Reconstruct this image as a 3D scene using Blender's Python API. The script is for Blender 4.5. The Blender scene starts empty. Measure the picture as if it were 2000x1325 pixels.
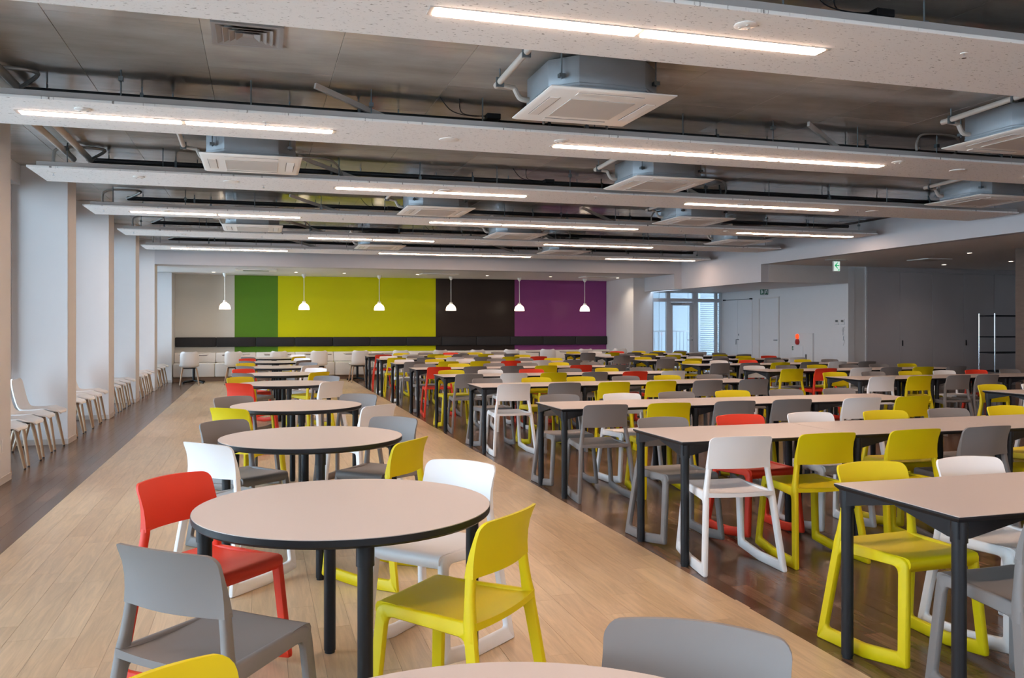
import bpy, bmesh, math, random
from mathutils import Vector, Matrix
random.seed(7)
R = math.radians
PI = math.pi
scene = bpy.context.scene
C = scene.collection

# ------------------------------------------------------------------ camera, world, exposure
cd = bpy.data.cameras.new('camera')
cam = bpy.data.objects.new('camera', cd)
C.objects.link(cam)
F_PX = 1678.0
cd.sensor_fit = 'HORIZONTAL'
cd.sensor_width = 36.0
cd.lens = 36.0 * F_PX / 2000.0
cd.shift_y = -23.5 / 2000.0
cd.clip_start = 0.05
cd.clip_end = 300
CAM_H = 1.412
YAW = math.atan(494.0 / F_PX)
cam.location = (0, 0, CAM_H)
cam.rotation_euler = (PI / 2, 0, -YAW)
scene.camera = cam

world = bpy.data.worlds.new('sky')
scene.world = world
world.use_nodes = True
bgn = world.node_tree.nodes['Background']
bgn.inputs[0].default_value = (0.66, 0.82, 1.0, 1)
bgn.inputs[1].default_value = 8.5

LAMP_COL = (1.0, 0.68, 0.50)
LAMP_STR = 37.0
vs = scene.view_settings
vs.view_transform = 'Standard'
vs.look = 'None'
vs.gamma = 1.0
vs.exposure = 0.44
vs.use_curve_mapping = False
cy = scene.cycles
cy.use_denoising = True
cy.use_adaptive_sampling = True
cy.adaptive_threshold = 0.08
cy.adaptive_min_samples = 16
cy.max_bounces = 7
cy.diffuse_bounces = 5
cy.glossy_bounces = 3
cy.transparent_max_bounces = 12
cy.sample_clamp_indirect = 6.0
cy.caustics_reflective = False
cy.caustics_refractive = False


def portal(loc, rot, sx, sy):
    l = bpy.data.lights.new('window_portal', 'AREA')
    l.shape = 'RECTANGLE'
    l.size = sx
    l.size_y = sy
    l.cycles.is_portal = True
    o = bpy.data.objects.new('window_portal', l)
    C.objects.link(o)
    o.location = loc
    o.rotation_euler = rot
    return o


# ------------------------------------------------------------------ helpers: materials
MATS = {}


def nmat(name):
    m = bpy.data.materials.new(name)
    m.use_nodes = True
    MATS[name] = m
    nt = m.node_tree
    return m, nt, nt.nodes['Principled BSDF']


def mat(name, col, rough=0.5, metal=0.0, spec=0.5, var=0.05, scale=6.0, bump=0.0, bscale=60.0, coat=0.0):
    """plain procedural material: base colour with a slight noise variation, optional fine relief"""
    m, nt, b = nmat(name)
    tc = nt.nodes.new('ShaderNodeTexCoord')
    nz = nt.nodes.new('ShaderNodeTexNoise')
    nz.inputs['Scale'].default_value = scale
    nz.inputs['Detail'].default_value = 3
    nt.links.new(tc.outputs['Object'], nz.inputs['Vector'])
    mx = nt.nodes.new('ShaderNodeMix')
    mx.data_type = 'RGBA'
    lo = [max(0, c * (1 - var)) for c in col]
    hi = [min(1, c * (1 + var)) for c in col]
    mx.inputs[6].default_value = (*lo, 1)
    mx.inputs[7].default_value = (*hi, 1)
    nt.links.new(nz.outputs['Fac'], mx.inputs[0])
    nt.links.new(mx.outputs[2], b.inputs['Base Color'])
    b.inputs['Roughness'].default_value = rough
    b.inputs['Metallic'].default_value = metal
    b.inputs['Specular IOR Level'].default_value = spec
    if coat:
        b.inputs['Coat Weight'].default_value = coat
        b.inputs['Coat Roughness'].default_value = 0.1
    if bump:
        n2 = nt.nodes.new('ShaderNodeTexNoise')
        n2.inputs['Scale'].default_value = bscale
        nt.links.new(tc.outputs['Object'], n2.inputs['Vector'])
        bp = nt.nodes.new('ShaderNodeBump')
        bp.inputs['Strength'].default_value = bump
        bp.inputs['Distance'].default_value = 0.002
        nt.links.new(n2.outputs['Fac'], bp.inputs['Height'])
        nt.links.new(bp.outputs['Normal'], b.inputs['Normal'])
    return m


def emat(name, col, strength):
    m, nt, b = nmat(name)
    b.inputs['Base Color'].default_value = (*[0.75 * c / max(col) for c in col], 1)
    b.inputs['Emission Color'].default_value = (*col, 1)
    b.inputs['Emission Strength'].default_value = strength
    return m


def plank_mat(name, cols, rough, grain=0.5, spec=0.5):
    """wood-look vinyl plank: tone per plank (object random / stored tone), grain along world Y"""
    m, nt, b = nmat(name)
    N, L = nt.nodes, nt.links
    geo = N.new('ShaderNodeNewGeometry')
    oi = N.new('ShaderNodeObjectInfo')
    at = N.new('ShaderNodeAttribute')
    at.attribute_name = 'tone'
    add = N.new('ShaderNodeMath')
    add.operation = 'ADD'
    L.new(oi.outputs['Random'], add.inputs[0])
    L.new(at.outputs['Fac'], add.inputs[1])
    fr = N.new('ShaderNodeMath')
    fr.operation = 'FRACT'
    L.new(add.outputs[0], fr.inputs[0])
    ramp = N.new('ShaderNodeValToRGB')
    e = ramp.color_ramp.elements
    e[0].position = 0
    e[0].color = (*cols[0], 1)
    e[1].position = 1
    e[1].color = (*cols[-1], 1)
    for i, c in enumerate(cols[1:-1]):
        q = e.new((i + 1) / (len(cols) - 1))
        q.color = (*c, 1)
    L.new(fr.outputs[0], ramp.inputs[0])
    # grain coordinates
    mul = N.new('ShaderNodeMath')
    mul.operation = 'MULTIPLY'
    mul.inputs[1].default_value = 37.0
    L.new(fr.outputs[0], mul.inputs[0])
    cmb = N.new('ShaderNodeCombineXYZ')
    L.new(mul.outputs[0], cmb.inputs[0])
    L.new(mul.outputs[0], cmb.inputs[1])
    va = N.new('ShaderNodeVectorMath')
    va.operation = 'ADD'
    L.new(geo.outputs['Position'], va.inputs[0])
    L.new(cmb.outputs[0], va.inputs[1])
    mp = N.new('ShaderNodeVectorMath')
    mp.operation = 'MULTIPLY'
    mp.inputs[1].default_value = (26, 2.2, 1)
    L.new(va.outputs[0], mp.inputs[0])
    nz = N.new('ShaderNodeTexNoise')
    nz.inputs['Scale'].default_value = 1.0
    nz.inputs['Detail'].default_value = 6
    nz.inputs['Roughness'].default_value = 0.65
    nz.inputs['Distortion'].default_value = 1.2
    L.new(mp.outputs[0], nz.inputs['Vector'])
    mr = N.new('ShaderNodeMapRange')
    mr.inputs[1].default_value = 0.35
    mr.inputs[2].default_value = 0.65
    mr.inputs[3].default_value = 1.0 - grain
    mr.inputs[4].default_value = 1.0 + grain * 0.35
    L.new(nz.outputs['Fac'], mr.inputs[0])
    mx = N.new('ShaderNodeVectorMath')
    mx.operation = 'SCALE'
    L.new(ramp.outputs[0], mx.inputs[0])
    L.new(mr.outputs[0], mx.inputs['Scale'])
    L.new(mx.outputs[0], b.inputs['Base Color'])
    b.inputs['Roughness'].default_value = rough
    b.inputs['Specular IOR Level'].default_value = spec
    bp = N.new('ShaderNodeBump')
    bp.inputs['Strength'].default_value = 0.05
    bp.inputs['Distance'].default_value = 0.001
    L.new(nz.outputs['Fac'], bp.inputs['Height'])
    L.new(bp.outputs['Normal'], b.inputs['Normal'])
    return m


def concrete_mat(name):
    m, nt, b = nmat(name)
    N, L = nt.nodes, nt.links
    geo = N.new('ShaderNodeNewGeometry')
    oi = N.new('ShaderNodeObjectInfo')
    n1 = N.new('ShaderNodeTexNoise')
    n1.inputs['Scale'].default_value = 0.9
    n1.inputs['Detail'].default_value = 8
    n1.inputs['Roughness'].default_value = 0.62
    sc = N.new('ShaderNodeVectorMath')
    sc.operation = 'MULTIPLY'
    sc.inputs[1].default_value = (0.7, 1.9, 1)
    L.new(geo.outputs['Position'], sc.inputs[0])
    L.new(sc.outputs[0], n1.inputs['Vector'])
    ramp = N.new('ShaderNodeValToRGB')
    e = ramp.color_ramp.elements
    e[0].position = 0.3
    e[0].color = (0.29, 0.27, 0.25, 1)
    e[1].position = 0.72
    e[1].color = (0.54, 0.505, 0.46, 1)
    L.new(n1.outputs['Fac'], ramp.inputs[0])
    hs = N.new('ShaderNodeHueSaturation')
    mr = N.new('ShaderNodeMapRange')
    mr.inputs[3].default_value = 0.85
    mr.inputs[4].default_value = 1.15
    L.new(oi.outputs['Random'], mr.inputs[0])
    L.new(mr.outputs[0], hs.inputs['Value'])
    L.new(ramp.outputs[0], hs.inputs['Color'])
    # pale lime scuffs
    n2 = N.new('ShaderNodeTexNoise')
    n2.inputs['Scale'].default_value = 9
    n2.inputs['Detail'].default_value = 9
    n2.inputs['Roughness'].default_value = 0.75
    L.new(sc.outputs[0], n2.inputs['Vector'])
    r2 = N.new('ShaderNodeValToRGB')
    r2.color_ramp.elements[0].position = 0.63
    r2.color_ramp.elements[0].color = (0, 0, 0, 1)
    r2.color_ramp.elements[1].position = 0.74
    r2.color_ramp.elements[1].color = (0.6, 0.6, 0.6, 1)
    L.new(n2.outputs['Fac'], r2.inputs[0])
    mx = N.new('ShaderNodeMix')
    mx.data_type = 'RGBA'
    L.new(r2.outputs[0], mx.inputs[0])
    L.new(hs.outputs[0], mx.inputs[6])
    mx.inputs[7].default_value = (0.62, 0.58, 0.54, 1)
    L.new(mx.outputs[2], b.inputs['Base Color'])
    rr = N.new('ShaderNodeMapRange')
    rr.inputs[3].default_value = 0.06
    rr.inputs[4].default_value = 0.20
    L.new(n1.outputs['Fac'], rr.inputs[0])
    L.new(rr.outputs[0], b.inputs['Roughness'])
    b.inputs['Specular IOR Level'].default_value = 0.75
    bp = N.new('ShaderNodeBump')
    bp.inputs['Strength'].default_value = 0.06
    bp.inputs['Distance'].default_value = 0.004
    L.new(n2.outputs['Fac'], bp.inputs['Height'])
    L.new(bp.outputs['Normal'], b.inputs['Normal'])
    return m


def fleck_mat(name):
    """rock-wool acoustic board: off-white with short dark fissures"""
    m, nt, b = nmat(name)
    N, L = nt.nodes, nt.links
    geo = N.new('ShaderNodeNewGeometry')
    sc = N.new('ShaderNodeVectorMath')
    sc.operation = 'MULTIPLY'
    sc.inputs[1].default_value = (30, 75, 1)
    L.new(geo.outputs['Position'], sc.inputs[0])
    nz = N.new('ShaderNodeTexNoise')
    nz.inputs['Scale'].default_value = 1
    nz.inputs['Detail'].default_value = 4
    nz.inputs['Roughness'].default_value = 0.6
    nz.inputs['Distortion'].default_value = 0.8
    L.new(sc.outputs[0], nz.inputs['Vector'])
    ramp = N.new('ShaderNodeValToRGB')
    e = ramp.color_ramp.elements
    e[0].position = 0.325
    e[0].color = (0.30, 0.28, 0.27, 1)
    e[1].position = 0.385
    e[1].color = (0.88, 0.87, 0.86, 1)
    L.new(nz.outputs['Fac'], ramp.inputs[0])
    L.new(ramp.outputs[0], b.inputs['Base Color'])
    b.inputs['Roughness'].default_value = 0.9
    b.inputs['Specular IOR Level'].default_value = 0.2
    bp = N.new('ShaderNodeBump')
    bp.inputs['Strength'].default_value = 0.2
    bp.inputs['Distance'].default_value = 0.002
    L.new(nz.outputs['Fac'], bp.inputs['Height'])
    L.new(bp.outputs['Normal'], b.inputs['Normal'])
    return m


def glass_mat(name):
    m, nt, b = nmat(name)
    N, L = nt.nodes, nt.links
    N.remove(b)
    tr = N.new('ShaderNodeBsdfTransparent')
    tr.inputs[0].default_value = (0.93, 0.96, 0.96, 1)
    gl = N.new('ShaderNodeBsdfGlossy')
    gl.inputs['Roughness'].default_value = 0.02
    fr = N.new('ShaderNodeFresnel')
    fr.inputs[0].default_value = 1.45
    mx = N.new('ShaderNodeMixShader')
    L.new(fr.outputs[0], mx.inputs[0])
    L.new(tr.outputs[0], mx.inputs[1])
    L.new(gl.outputs[0], mx.inputs[2])
    L.new(mx.outputs[0], N['Material Output'].inputs[0])
    return m


def wood_mat(name, col, rough=0.45, axis=2, scale=14.0, contrast=0.35):
    m, nt, b = nmat(name)
    N, L = nt.nodes, nt.links
    tc = N.new('ShaderNodeTexCoord')
    sc = N.new('ShaderNodeVectorMath')
    sc.operation = 'MULTIPLY'
    v = [scale] * 3
    v[axis] = scale * 0.08
    sc.inputs[1].default_value = v
    L.new(tc.outputs['Object'], sc.inputs[0])
    nz = N.new('ShaderNodeTexNoise')
    nz.inputs['Scale'].default_value = 1.0
    nz.inputs['Detail'].default_value = 5
    nz.inputs['Distortion'].default_value = 0.6
    L.new(sc.outputs[0], nz.inputs['Vector'])
    mx = N.new('ShaderNodeMix')
    mx.data_type = 'RGBA'
    mx.inputs[6].default_value = (*[c * (1 - contrast) for c in col], 1)
    mx.inputs[7].default_value = (*[min(1, c * (1 + contrast)) for c in col], 1)
    L.new(nz.outputs['Fac'], mx.inputs[0])
    L.new(mx.outputs[2], b.inputs['Base Color'])
    b.inputs['Roughness'].default_value = rough
    return m


M_white = mat('white_paint', (0.66, 0.655, 0.665), 0.55, var=0.02, bump=0.05)
M_bulk = mat('bulkhead_paint', (0.53, 0.53, 0.56), 0.6, var=0.02)
M_warmwall = mat('gallery_paint', (0.62, 0.60, 0.59), 0.6, var=0.02)
M_ceilr = mat('board_ceiling', (0.80, 0.76, 0.72), 0.7, var=0.02)
M_conc = concrete_mat('sealed_concrete')
M_slab = mat('slab', (0.05, 0.048, 0.045), 0.8)
M_oak = plank_mat('pale_oak_vinyl', [(0.47, 0.33, 0.195), (0.56, 0.41, 0.25), (0.52, 0.375, 0.225), (0.59, 0.44, 0.275)], 0.30, 0.20)
M_dark = plank_mat('dark_walnut_vinyl', [(0.072, 0.038, 0.022), (0.150, 0.080, 0.046), (0.100, 0.053, 0.031), (0.190, 0.104, 0.062)], 0.25, 0.38, spec=0.36)
M_fleck = fleck_mat('acoustic_board')
M_fascia = mat('raft_fascia', (0.40, 0.385, 0.38), 0.6, var=0.03)
M_lamp = emat('lit_diffuser', LAMP_COL, LAMP_STR)
M_rim = mat('lamp_rim', (0.45, 0.44, 0.43), 0.4)
M_glass = glass_mat('window_glass')
M_alu = mat('aluminium', (0.55, 0.57, 0.60), 0.4, metal=0.3, var=0.03)
M_base = mat('baseboard_vinyl', (0.52, 0.49, 0.47), 0.5, var=0.02)
M_top = mat('laminate_top', (0.46, 0.405, 0.38), 0.38, var=0.015, scale=3)
M_black = mat('black_powder_coat', (0.010, 0.011, 0.014), 0.42, spec=0.3, var=0.1)
M_iron = mat('dark_pipe', (0.045, 0.045, 0.048), 0.45, var=0.1)
M_zinc = mat('galvanised_steel', (0.33, 0.36, 0.39), 0.45, metal=0.35, var=0.08)
M_rod = mat('threaded_rod', (0.16, 0.19, 0.21), 0.4, metal=0.6)
M_conduit = mat('grey_conduit', (0.36, 0.34, 0.32), 0.4, metal=0.3)
M_cream = mat('cream_pipe_lagging', (0.52, 0.47, 0.42), 0.6)
M_acw = mat('ac_fascia_white', (0.86, 0.83, 0.79), 0.45, var=0.02)
M_acg = mat('ac_grille', (0.60, 0.56, 0.52), 0.6, var=0.03, bump=0.4, bscale=220)
M_vane = mat('diffuser_grey', (0.30, 0.285, 0.28), 0.5)
M_line = mat('shadow_gap', (0.10, 0.09, 0.085), 0.7)
M_Y = mat('yellow_polypropylene', (0.60, 0.48, 0.002), 0.5, spec=0.3, var=0.03, bump=0.05, bscale=300)
M_G = mat('grey_polypropylene', (0.185, 0.173, 0.169), 0.5, spec=0.3, var=0.03, bump=0.05, bscale=300)
M_W = mat('white_polypropylene', (0.70, 0.695, 0.695), 0.45, var=0.02)
M_R = mat('red_polypropylene', (0.66, 0.040, 0.016), 0.5, spec=0.3, var=0.03, bump=0.05, bscale=300)
M_hal = mat('white_shell', (0.76, 0.76, 0.755), 0.4, var=0.02)
M_beech = wood_mat('oak_leg', (0.34, 0.215, 0.125), 0.45)
M_leather = mat('white_leather', (0.70, 0.68, 0.655), 0.42, var=0.03, bump=0.08, bscale=120)
M_navy = mat('charcoal_leather', (0.022, 0.022, 0.025), 0.55, spec=0.25, var=0.08, bump=0.08, bscale=120)
M_plinth = wood_mat('plinth_wood', (0.22, 0.14, 0.09), 0.4, axis=0)
M_band = [mat('paint_taupe', (0.60, 0.59, 0.54), 0.38, spec=0.12, var=0.02), mat('paint_green', (0.100, 0.235, 0.018), 0.38, spec=0.12, var=0.02),
          mat('paint_lime', (0.60, 0.61, 0.001), 0.38, spec=0.12, var=0.02), mat('paint_brown', (0.024, 0.016, 0.014), 0.33, spec=0.25, var=0.03),
          mat('paint_purple', (0.23, 0.052, 0.20), 0.36, spec=0.25, var=0.02)]
M_pend = emat('lit_opal_glass', (1.0, 0.80, 0.58), 3.2)
M_cord = mat('white_cord', (0.75, 0.74, 0.72), 0.5)
M_door = mat('door_white', (0.68, 0.68, 0.70), 0.45, var=0.02)
M_closet = mat('closet_panel', (0.46, 0.42, 0.425), 0.5, var=0.02)
M_woodwall = wood_mat('walnut_panelling', (0.10, 0.060, 0.042), 0.45, axis=1, scale=20)
M_chrome = mat('chrome', (0.72, 0.76, 0.80), 0.18, metal=1.0)
M_red = mat('alarm_red', (0.35, 0.012, 0.012), 0.35)
M_alamp = emat('alarm_lamp', (1.0, 0.07, 0.01), 0.9)
M_sign = emat('sign_white_lit', (0.80, 1.0, 0.90), 0.5)
M_signg = emat('sign_green_lit', (0.0, 0.30, 0.10), 0.5)
M_signoff = mat('sign_green', (0.004, 0.10, 0.055), 0.4)
M_signw = mat('sign_white', (0.75, 0.8, 0.78), 0.4)
M_clad = mat('pale_cladding', (0.42, 0.47, 0.52), 0.6, var=0.02)
M_ground = mat('terrace_concrete', (0.72, 0.72, 0.71), 0.8)
M_spot = emat('downlight_lit', (1.0, 0.85, 0.68), 8.0)
M_lcd = mat('lcd', (0.10, 0.11, 0.11), 0.3)


# ------------------------------------------------------------------ helpers: geometry
class MB:
    """collects boxes, tubes, lofts; build() links them as ONE mesh object"""

    def __init__(s):
        s.v, s.f = [], []

    def add(s, vs_, fs):
        o = len(s.v)
        s.v += [tuple(p) for p in vs_]
        s.f += [tuple(o + i for i in f) for f in fs]
        return s

    def box(s, x0, x1, y0, y1, z0, z1):
        return s.add([(x0, y0, z0), (x1, y0, z0), (x1, y1, z0), (x0, y1, z0), (x0, y0, z1), (x1, y0, z1), (x1, y1, z1), (x0, y1, z1)],
                     [(0, 3, 2, 1), (4, 5, 6, 7), (0, 1, 5, 4), (1, 2, 6, 5), (2, 3, 7, 6), (3, 0, 4, 7)])

    def loft(s, rings, closed=False, cap=True):
        n = len(rings[0])
        o = len(s.v)
        for r in rings:
            s.v += [tuple(p) for p in r]
        m = len(rings)
        for i in range(m if closed else m - 1):
            a, b = o + i * n, o + ((i + 1) % m) * n
            for j in range(n):
                k = (j + 1) % n
                s.f.append((a + j, a + k, b + k, b + j))
        if cap and not closed:
            s.f.append(tuple(o + j for j in range(n))[::-1])
            s.f.append(tuple(o + (m - 1) * n + j for j in range(n)))
        return s

    def tube(s, path, r, n=8, closed=False):
        P = [Vector(p) for p in path]
        rings = []
        up = None
        for i, p in enumerate(P):
            if closed:
                t = P[(i + 1) % len(P)] - P[i - 1]
            else:
                t = P[min(i + 1, len(P) - 1)] - P[max(i - 1, 0)]
            t.normalize()
            if up is None:
                up = Vector((0, 0, 1)) if abs(t.z) < 0.9 else Vector((1, 0, 0))
            a = up - t * up.dot(t)
            if a.length < 1e-5:
                a = t.orthogonal()
            a.normalize()
            up = a
            b = t.cross(a)
            rr = r[i] if isinstance(r, (list, tuple)) else r
            rings.append([p + (a * math.cos(2 * PI * k / n) + b * math.sin(2 * PI * k / n)) * rr for k in range(n)])
        return s.loft(rings, closed)

    def lathe(s, prof, n=20, c=(0, 0, 0)):
        rings = [[(c[0] + r * math.cos(2 * PI * k / n), c[1] + r * math.sin(2 * PI * k / n), c[2] + z) for k in range(n)] for r, z in prof]
        return s.loft(rings)

    def prism(s, poly, a0, a1, axis='z'):
        def P(p, a):
            return {'z': (p[0], p[1], a), 'y': (p[0], a, p[1]), 'x': (a, p[0], p[1])}[axis]
        n = len(poly)
        s.add([P(p, a0) for p in poly] + [P(p, a1) for p in poly],
              [tuple(range(n))[::-1], tuple(range(n, 2 * n))] + [(i, (i + 1) % n, n + (i + 1) % n, n + i) for i in range(n)])
        return s

    def mesh(s, name, bevel=0.0, smooth=False, seg=2, ang=35):
        me = bpy.data.meshes.new(name)
        me.from_pydata(s.v, [], s.f)
        bm = bmesh.new()
        bm.from_mesh(me)
        bmesh.ops.recalc_face_normals(bm, faces=bm.faces[:])
        if bevel:
            ed = [e for e in bm.edges if len(e.link_faces) == 2 and e.calc_face_angle(0) > R(40)]
            bmesh.ops.bevel(bm, geom=ed, offset=bevel, segments=seg, profile=0.5, affect='EDGES', clamp_overlap=True)
        bm.to_mesh(me)
        bm.free()
        if smooth or bevel:
            for p in me.polygons:
                p.use_smooth = True
            me.set_sharp_from_angle(angle=R(ang))
        return me

    def build(s, name, m, parent=None, bevel=0.0, smooth=False, seg=2, ang=35):
        return ob(name, s.mesh(name, bevel, smooth, seg, ang), m, parent)


def ob(name, me, m=None, parent=None, loc=None):
    o = bpy.data.objects.new(name, me)
    C.objects.link(o)
    if m is not None:
        if not me.materials:
            me.materials.append(m)
        if me.materials[0] != m:
            o.material_slots[0].link = 'OBJECT'
            o.material_slots[0].material = m
    if parent is not None:
        o.parent = parent
    if loc is not None:
        o.location = loc
    return o


def tag(o, label=None, cat=None, group=None, kind=None):
    if label:
        o['label'] = label
    if cat:
        o['category'] = cat
    if group:
        o['group'] = group
    if kind:
        o['kind'] = kind
    return o


def thing(name, label, cat, loc=(0, 0, 0), rz=0.0, group=None, kind=None):
    o = bpy.data.objects.new(name, None)
    o.empty_display_size = 0.1
    C.objects.link(o)
    o.location = loc
    o.rotation_euler = (0, 0, rz)
    return tag(o, label, cat, group, kind)


def struct(o, label, cat):
    return tag(o, label, cat, kind='structure')


def copy_tree(o, parent=None):
    c = o.copy()
    C.objects.link(c)
    c.parent = parent
    for ch in o.children[:]:
        copy_tree(ch, c)
    return c


ORD = ['first', 'second', 'third', 'fourth', 'fifth', 'sixth', 'seventh', 'eighth', 'ninth', 'tenth', 'eleventh', 'twelfth']
sY, cYw = math.sin(YAW), math.cos(YAW)


def depth(x, y):
    return x * sY + y * cYw


def px(x, y):
    d = depth(x, y)
    return 1000 + F_PX * (x * cYw - y * sY) / max(d, 0.01)


# ------------------------------------------------------------------ setting: floor
CEIL = 3.335
RAFT_Z = 3.04
ROOM_Y0, ROOM_Y1 = -7.0, 24.4
fl = MB().box(-2.95, 18.3, ROOM_Y0, ROOM_Y1, -0.12, -0.006).build('floor', M_slab)
struct(fl, 'dark walnut plank floor of the hall under tables and by windows', 'floor')
fa = MB().box(-1.54, 2.37, ROOM_Y0, 23.62, -0.0059, -0.005).build('floor_aisle', M_slab)
struct(fa, 'pale oak plank aisle running to the back wall', 'floor')


def plank_floor(parent, x0, x1, y0, y1, w, l, m, name, limit, stuff_name, rnd, mask=None):
    """each plank a box; the planks that show largest are objects, the rest one joined part"""
    g = 0.0006
    me = MB().box(-w / 2 + g, w / 2 - g, -l / 2 + g, l / 2 - g, -0.005, 0.0).mesh(name)
    todo = []
    nx = int(math.ceil((x1 - x0) / w - 1e-6))
    for i in range(nx):
        off = rnd.random() * l
        y = y0 - off
        while y < y1:
            a, b = max(y, y0), min(y + l, y1)
            if b - a > 0.02:
                xa, xb = x0 + i * w, min(x0 + (i + 1) * w, x1)
                if not mask or mask((xa + xb) / 2, (a + b) / 2):
                    todo.append((xa, xb, a, b))
            y += l

    def rank(q):
        xm, ym = (q[0] + q[1]) / 2, (q[2] + q[3]) / 2
        d = depth(xm, ym)
        if d < 2.9:
            return 900 + abs(d)
        if not -60 < px(xm, ym) < 2060:
            return 500 + d
        return d
    todo.sort(key=rank)
    full = [q for q in todo if q[3] - q[2] > l - 1e-4 and q[1] - q[0] > w - 1e-4]
    ind = set(id(q) for q in full[:limit])
    st = MB()
    tones = []
    for q in todo:
        if id(q) in ind:
            ob(name, me, m, parent, ((q[0] + q[1]) / 2, (q[2] + q[3]) / 2, rnd.uniform(-0.00015, 0)))
        else:
            st.box(q[0] + g, q[1] - g, q[2] + g, q[3] - g, -0.005, rnd.uniform(-0.00015, 0))
            tones += [rnd.random()] * 6
    ms = st.mesh(stuff_name)
    a = ms.attributes.new('tone', 'FLOAT', 'FACE')
    a.data.foreach_set('value', tones)
    o = ob(stuff_name, ms, m, parent)
    o['kind'] = 'stuff'


rn = random.Random(3)
plank_floor(fa, -1.54, 2.37, ROOM_Y0, 23.62, 0.1504, 0.914, M_oak, 'pale_plank', 300, 'pale_planks', rn)
plank_floor(fl, -2.84, 12.9, ROOM_Y0, 24.2, 0.1, 0.62, M_dark, 'dark_plank', 300, 'dark_planks', rn,
            mask=lambda x, y: (x < -1.54 or x > 2.37 or y > 23.62))
MB().box(12.9, 18.2, 11.9, 16.7, -0.0059, 0.0).build('corner_flooring', M_dark, fl)

# ------------------------------------------------------------------ setting: ceiling
ce = MB().box(-2.95, 10.95, ROOM_Y0, 21.0, CEIL + 0.012, CEIL + 0.15).build('ceiling', M_slab)
struct(ce, 'glossy sealed concrete soffit with formwork joints above the rafts', 'ceiling')
cp = MB().box(-0.4492, 0.4492, -0.8992, 0.8992, 0, 0.012).mesh('formwork_panel', bevel=0.002, seg=1)
for i in range(-2, 14):
    for j in range(-5, 12):
        x, y = -0.81 + 0.9 * i, 1.3 + 1.8 * j - (0.9 if i % 2 else 0)
        if x < 10.8 and y < 21.2:
            ob('formwork_panel', cp, M_conc, ce, (x, y, CEIL + random.uniform(0, 0.0012)))
alc = MB().box(-2.9, 10.65, 20.86, 24.4, 2.8, 2.95).build('ceiling_alcove', M_white)
struct(alc, 'low white ceiling over the bench alcove', 'ceiling')
cr = MB().box(10.851, 18.3, ROOM_Y0, 16.68, 2.8, 2.95).build('ceiling_right', M_ceilr)
struct(cr, 'low plain ceiling on the dim right-hand side', 'ceiling')
cl = MB().box(10.851, 13.1, 16.90, 22.4, 2.41, 2.55).build('ceiling_corridor', M_white)
struct(cl, 'lowest white ceiling in front of the glass exit', 'ceiling')

# ------------------------------------------------------------------ setting: walls
PIERS = [-6.48, -3.49, -0.5, 2.49, 5.48, 8.47, 11.44, 14.39, 17.38, 20.42]
for i, y in enumerate(PIERS):
    o = MB().box(-2.95, -2.21, y, y + 0.49, 0, CEIL).build('wall_left_pier', M_white, bevel=0.003, seg=1)
    n = i - 4
    struct(o, ('white pier between window bays, %s from the camera' % ORD[n - 1]) if n >= 1 else 'white pier between window bays beside the camera', 'wall')
    MB().box(-2.955, -2.205, y - 0.005, y + 0.495, 0.0, 0.065).build('baseboard', M_base, o)
    if i == 5:
        p = MB().box(-2.2095, -2.204, 8.67, 8.74, 0.28, 0.40).build('socket_plate', M_white, o, bevel=0.002, seg=1)
# header over the windows, window bays
ends = [ROOM_Y0] + PIERS
wi = 0
for i, y in enumerate(PIERS):
    a = y + 0.49
    b = PIERS[i + 1] if i + 1 < len(PIERS) else 23.35
    wi += 1
    h = MB().box(-2.95, -2.72, a, b, 3.1, CEIL).build('wall_left_header', M_white)
    struct(h, 'white wall band above a window bay, %s bay along the left wall' % ORD[i], 'wall')
    w = thing('window_%d' % wi, 'tall aluminium window bay with daylight, %s along the left wall' % ORD[i], 'window', (-2.84, a, 0), kind='structure')
    L_ = b - a
    fr = MB()
    fr.box(-0.03, 0.03, 0, 0.05, 0, 3.1).box(-0.03, 0.03, L_ - 0.05, L_, 0, 3.1)
    fr.box(-0.03, 0.03, 0.05, L_ - 0.05, 0, 0.08).box(-0.03, 0.03, 0.05, L_ - 0.05, 3.04, 3.1)
    fr.box(-0.03, 0.03, L_ / 2 - 0.025, L_ / 2 + 0.025, 0.08, 3.04)
    fr.build('frame', M_alu, w)
    for k in (0, 1):
        MB().box(-0.004, 0.004, 0.05 if k == 0 else L_ / 2 + 0.025, L_ / 2 - 0.025 if k == 0 else L_ - 0.05, 0.08, 3.04).build('pane', M_glass, w)
    portal((-2.93, (a + b) / 2, 1.56), (0, -PI / 2, 0), 2.96, L_ - 0.1)
# end pier beside the bench
o = MB().box(-2.95, -2.125, 23.35, 24.4, 0, 2.8).build('wall_left_end', M_white, bevel=0.003, seg=1)
struct(o, 'white end wall of the alcove left of the bench', 'wall')
MB().box(-2.955, -2.12, 23.343, 23.35, 0, 0.065).build('baseboard', M_base, o)
MB().box(-2.475, -2.40, 23.342, 23.35, 0.20, 0.32).build('socket_plate', M_white, o)
# lintel
o = MB().box(-2.21, 10.86, 20.42, 20.86, 2.8, CEIL).build('wall_back_header', M_bulk)
struct(o, 'pale lintel wall above the opening to the bench alcove', 'wall')
# back wall with five painted fields
wb = MB().box(-2.2, 10.3, 24.26, 24.45, 0, 2.8).build('wall_back', M_slab)
struct(wb, 'back wall painted in taupe, green, lime, brown and purple bands', 'wall')
bx = [-2.125, -0.63, 0.494, 4.849, 7.203, 10.11]
bl = ['taupe grey painted field', 'mid green painted field', 'lime green painted field', 'dark brown painted field', 'purple painted field']
for i in range(5):
    o = MB().box(bx[i], bx[i + 1], 24.20, 24.26, 0, 2.8).build('painted_panel', M_band[i], wb)
    o['label'] = bl[i]
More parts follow.
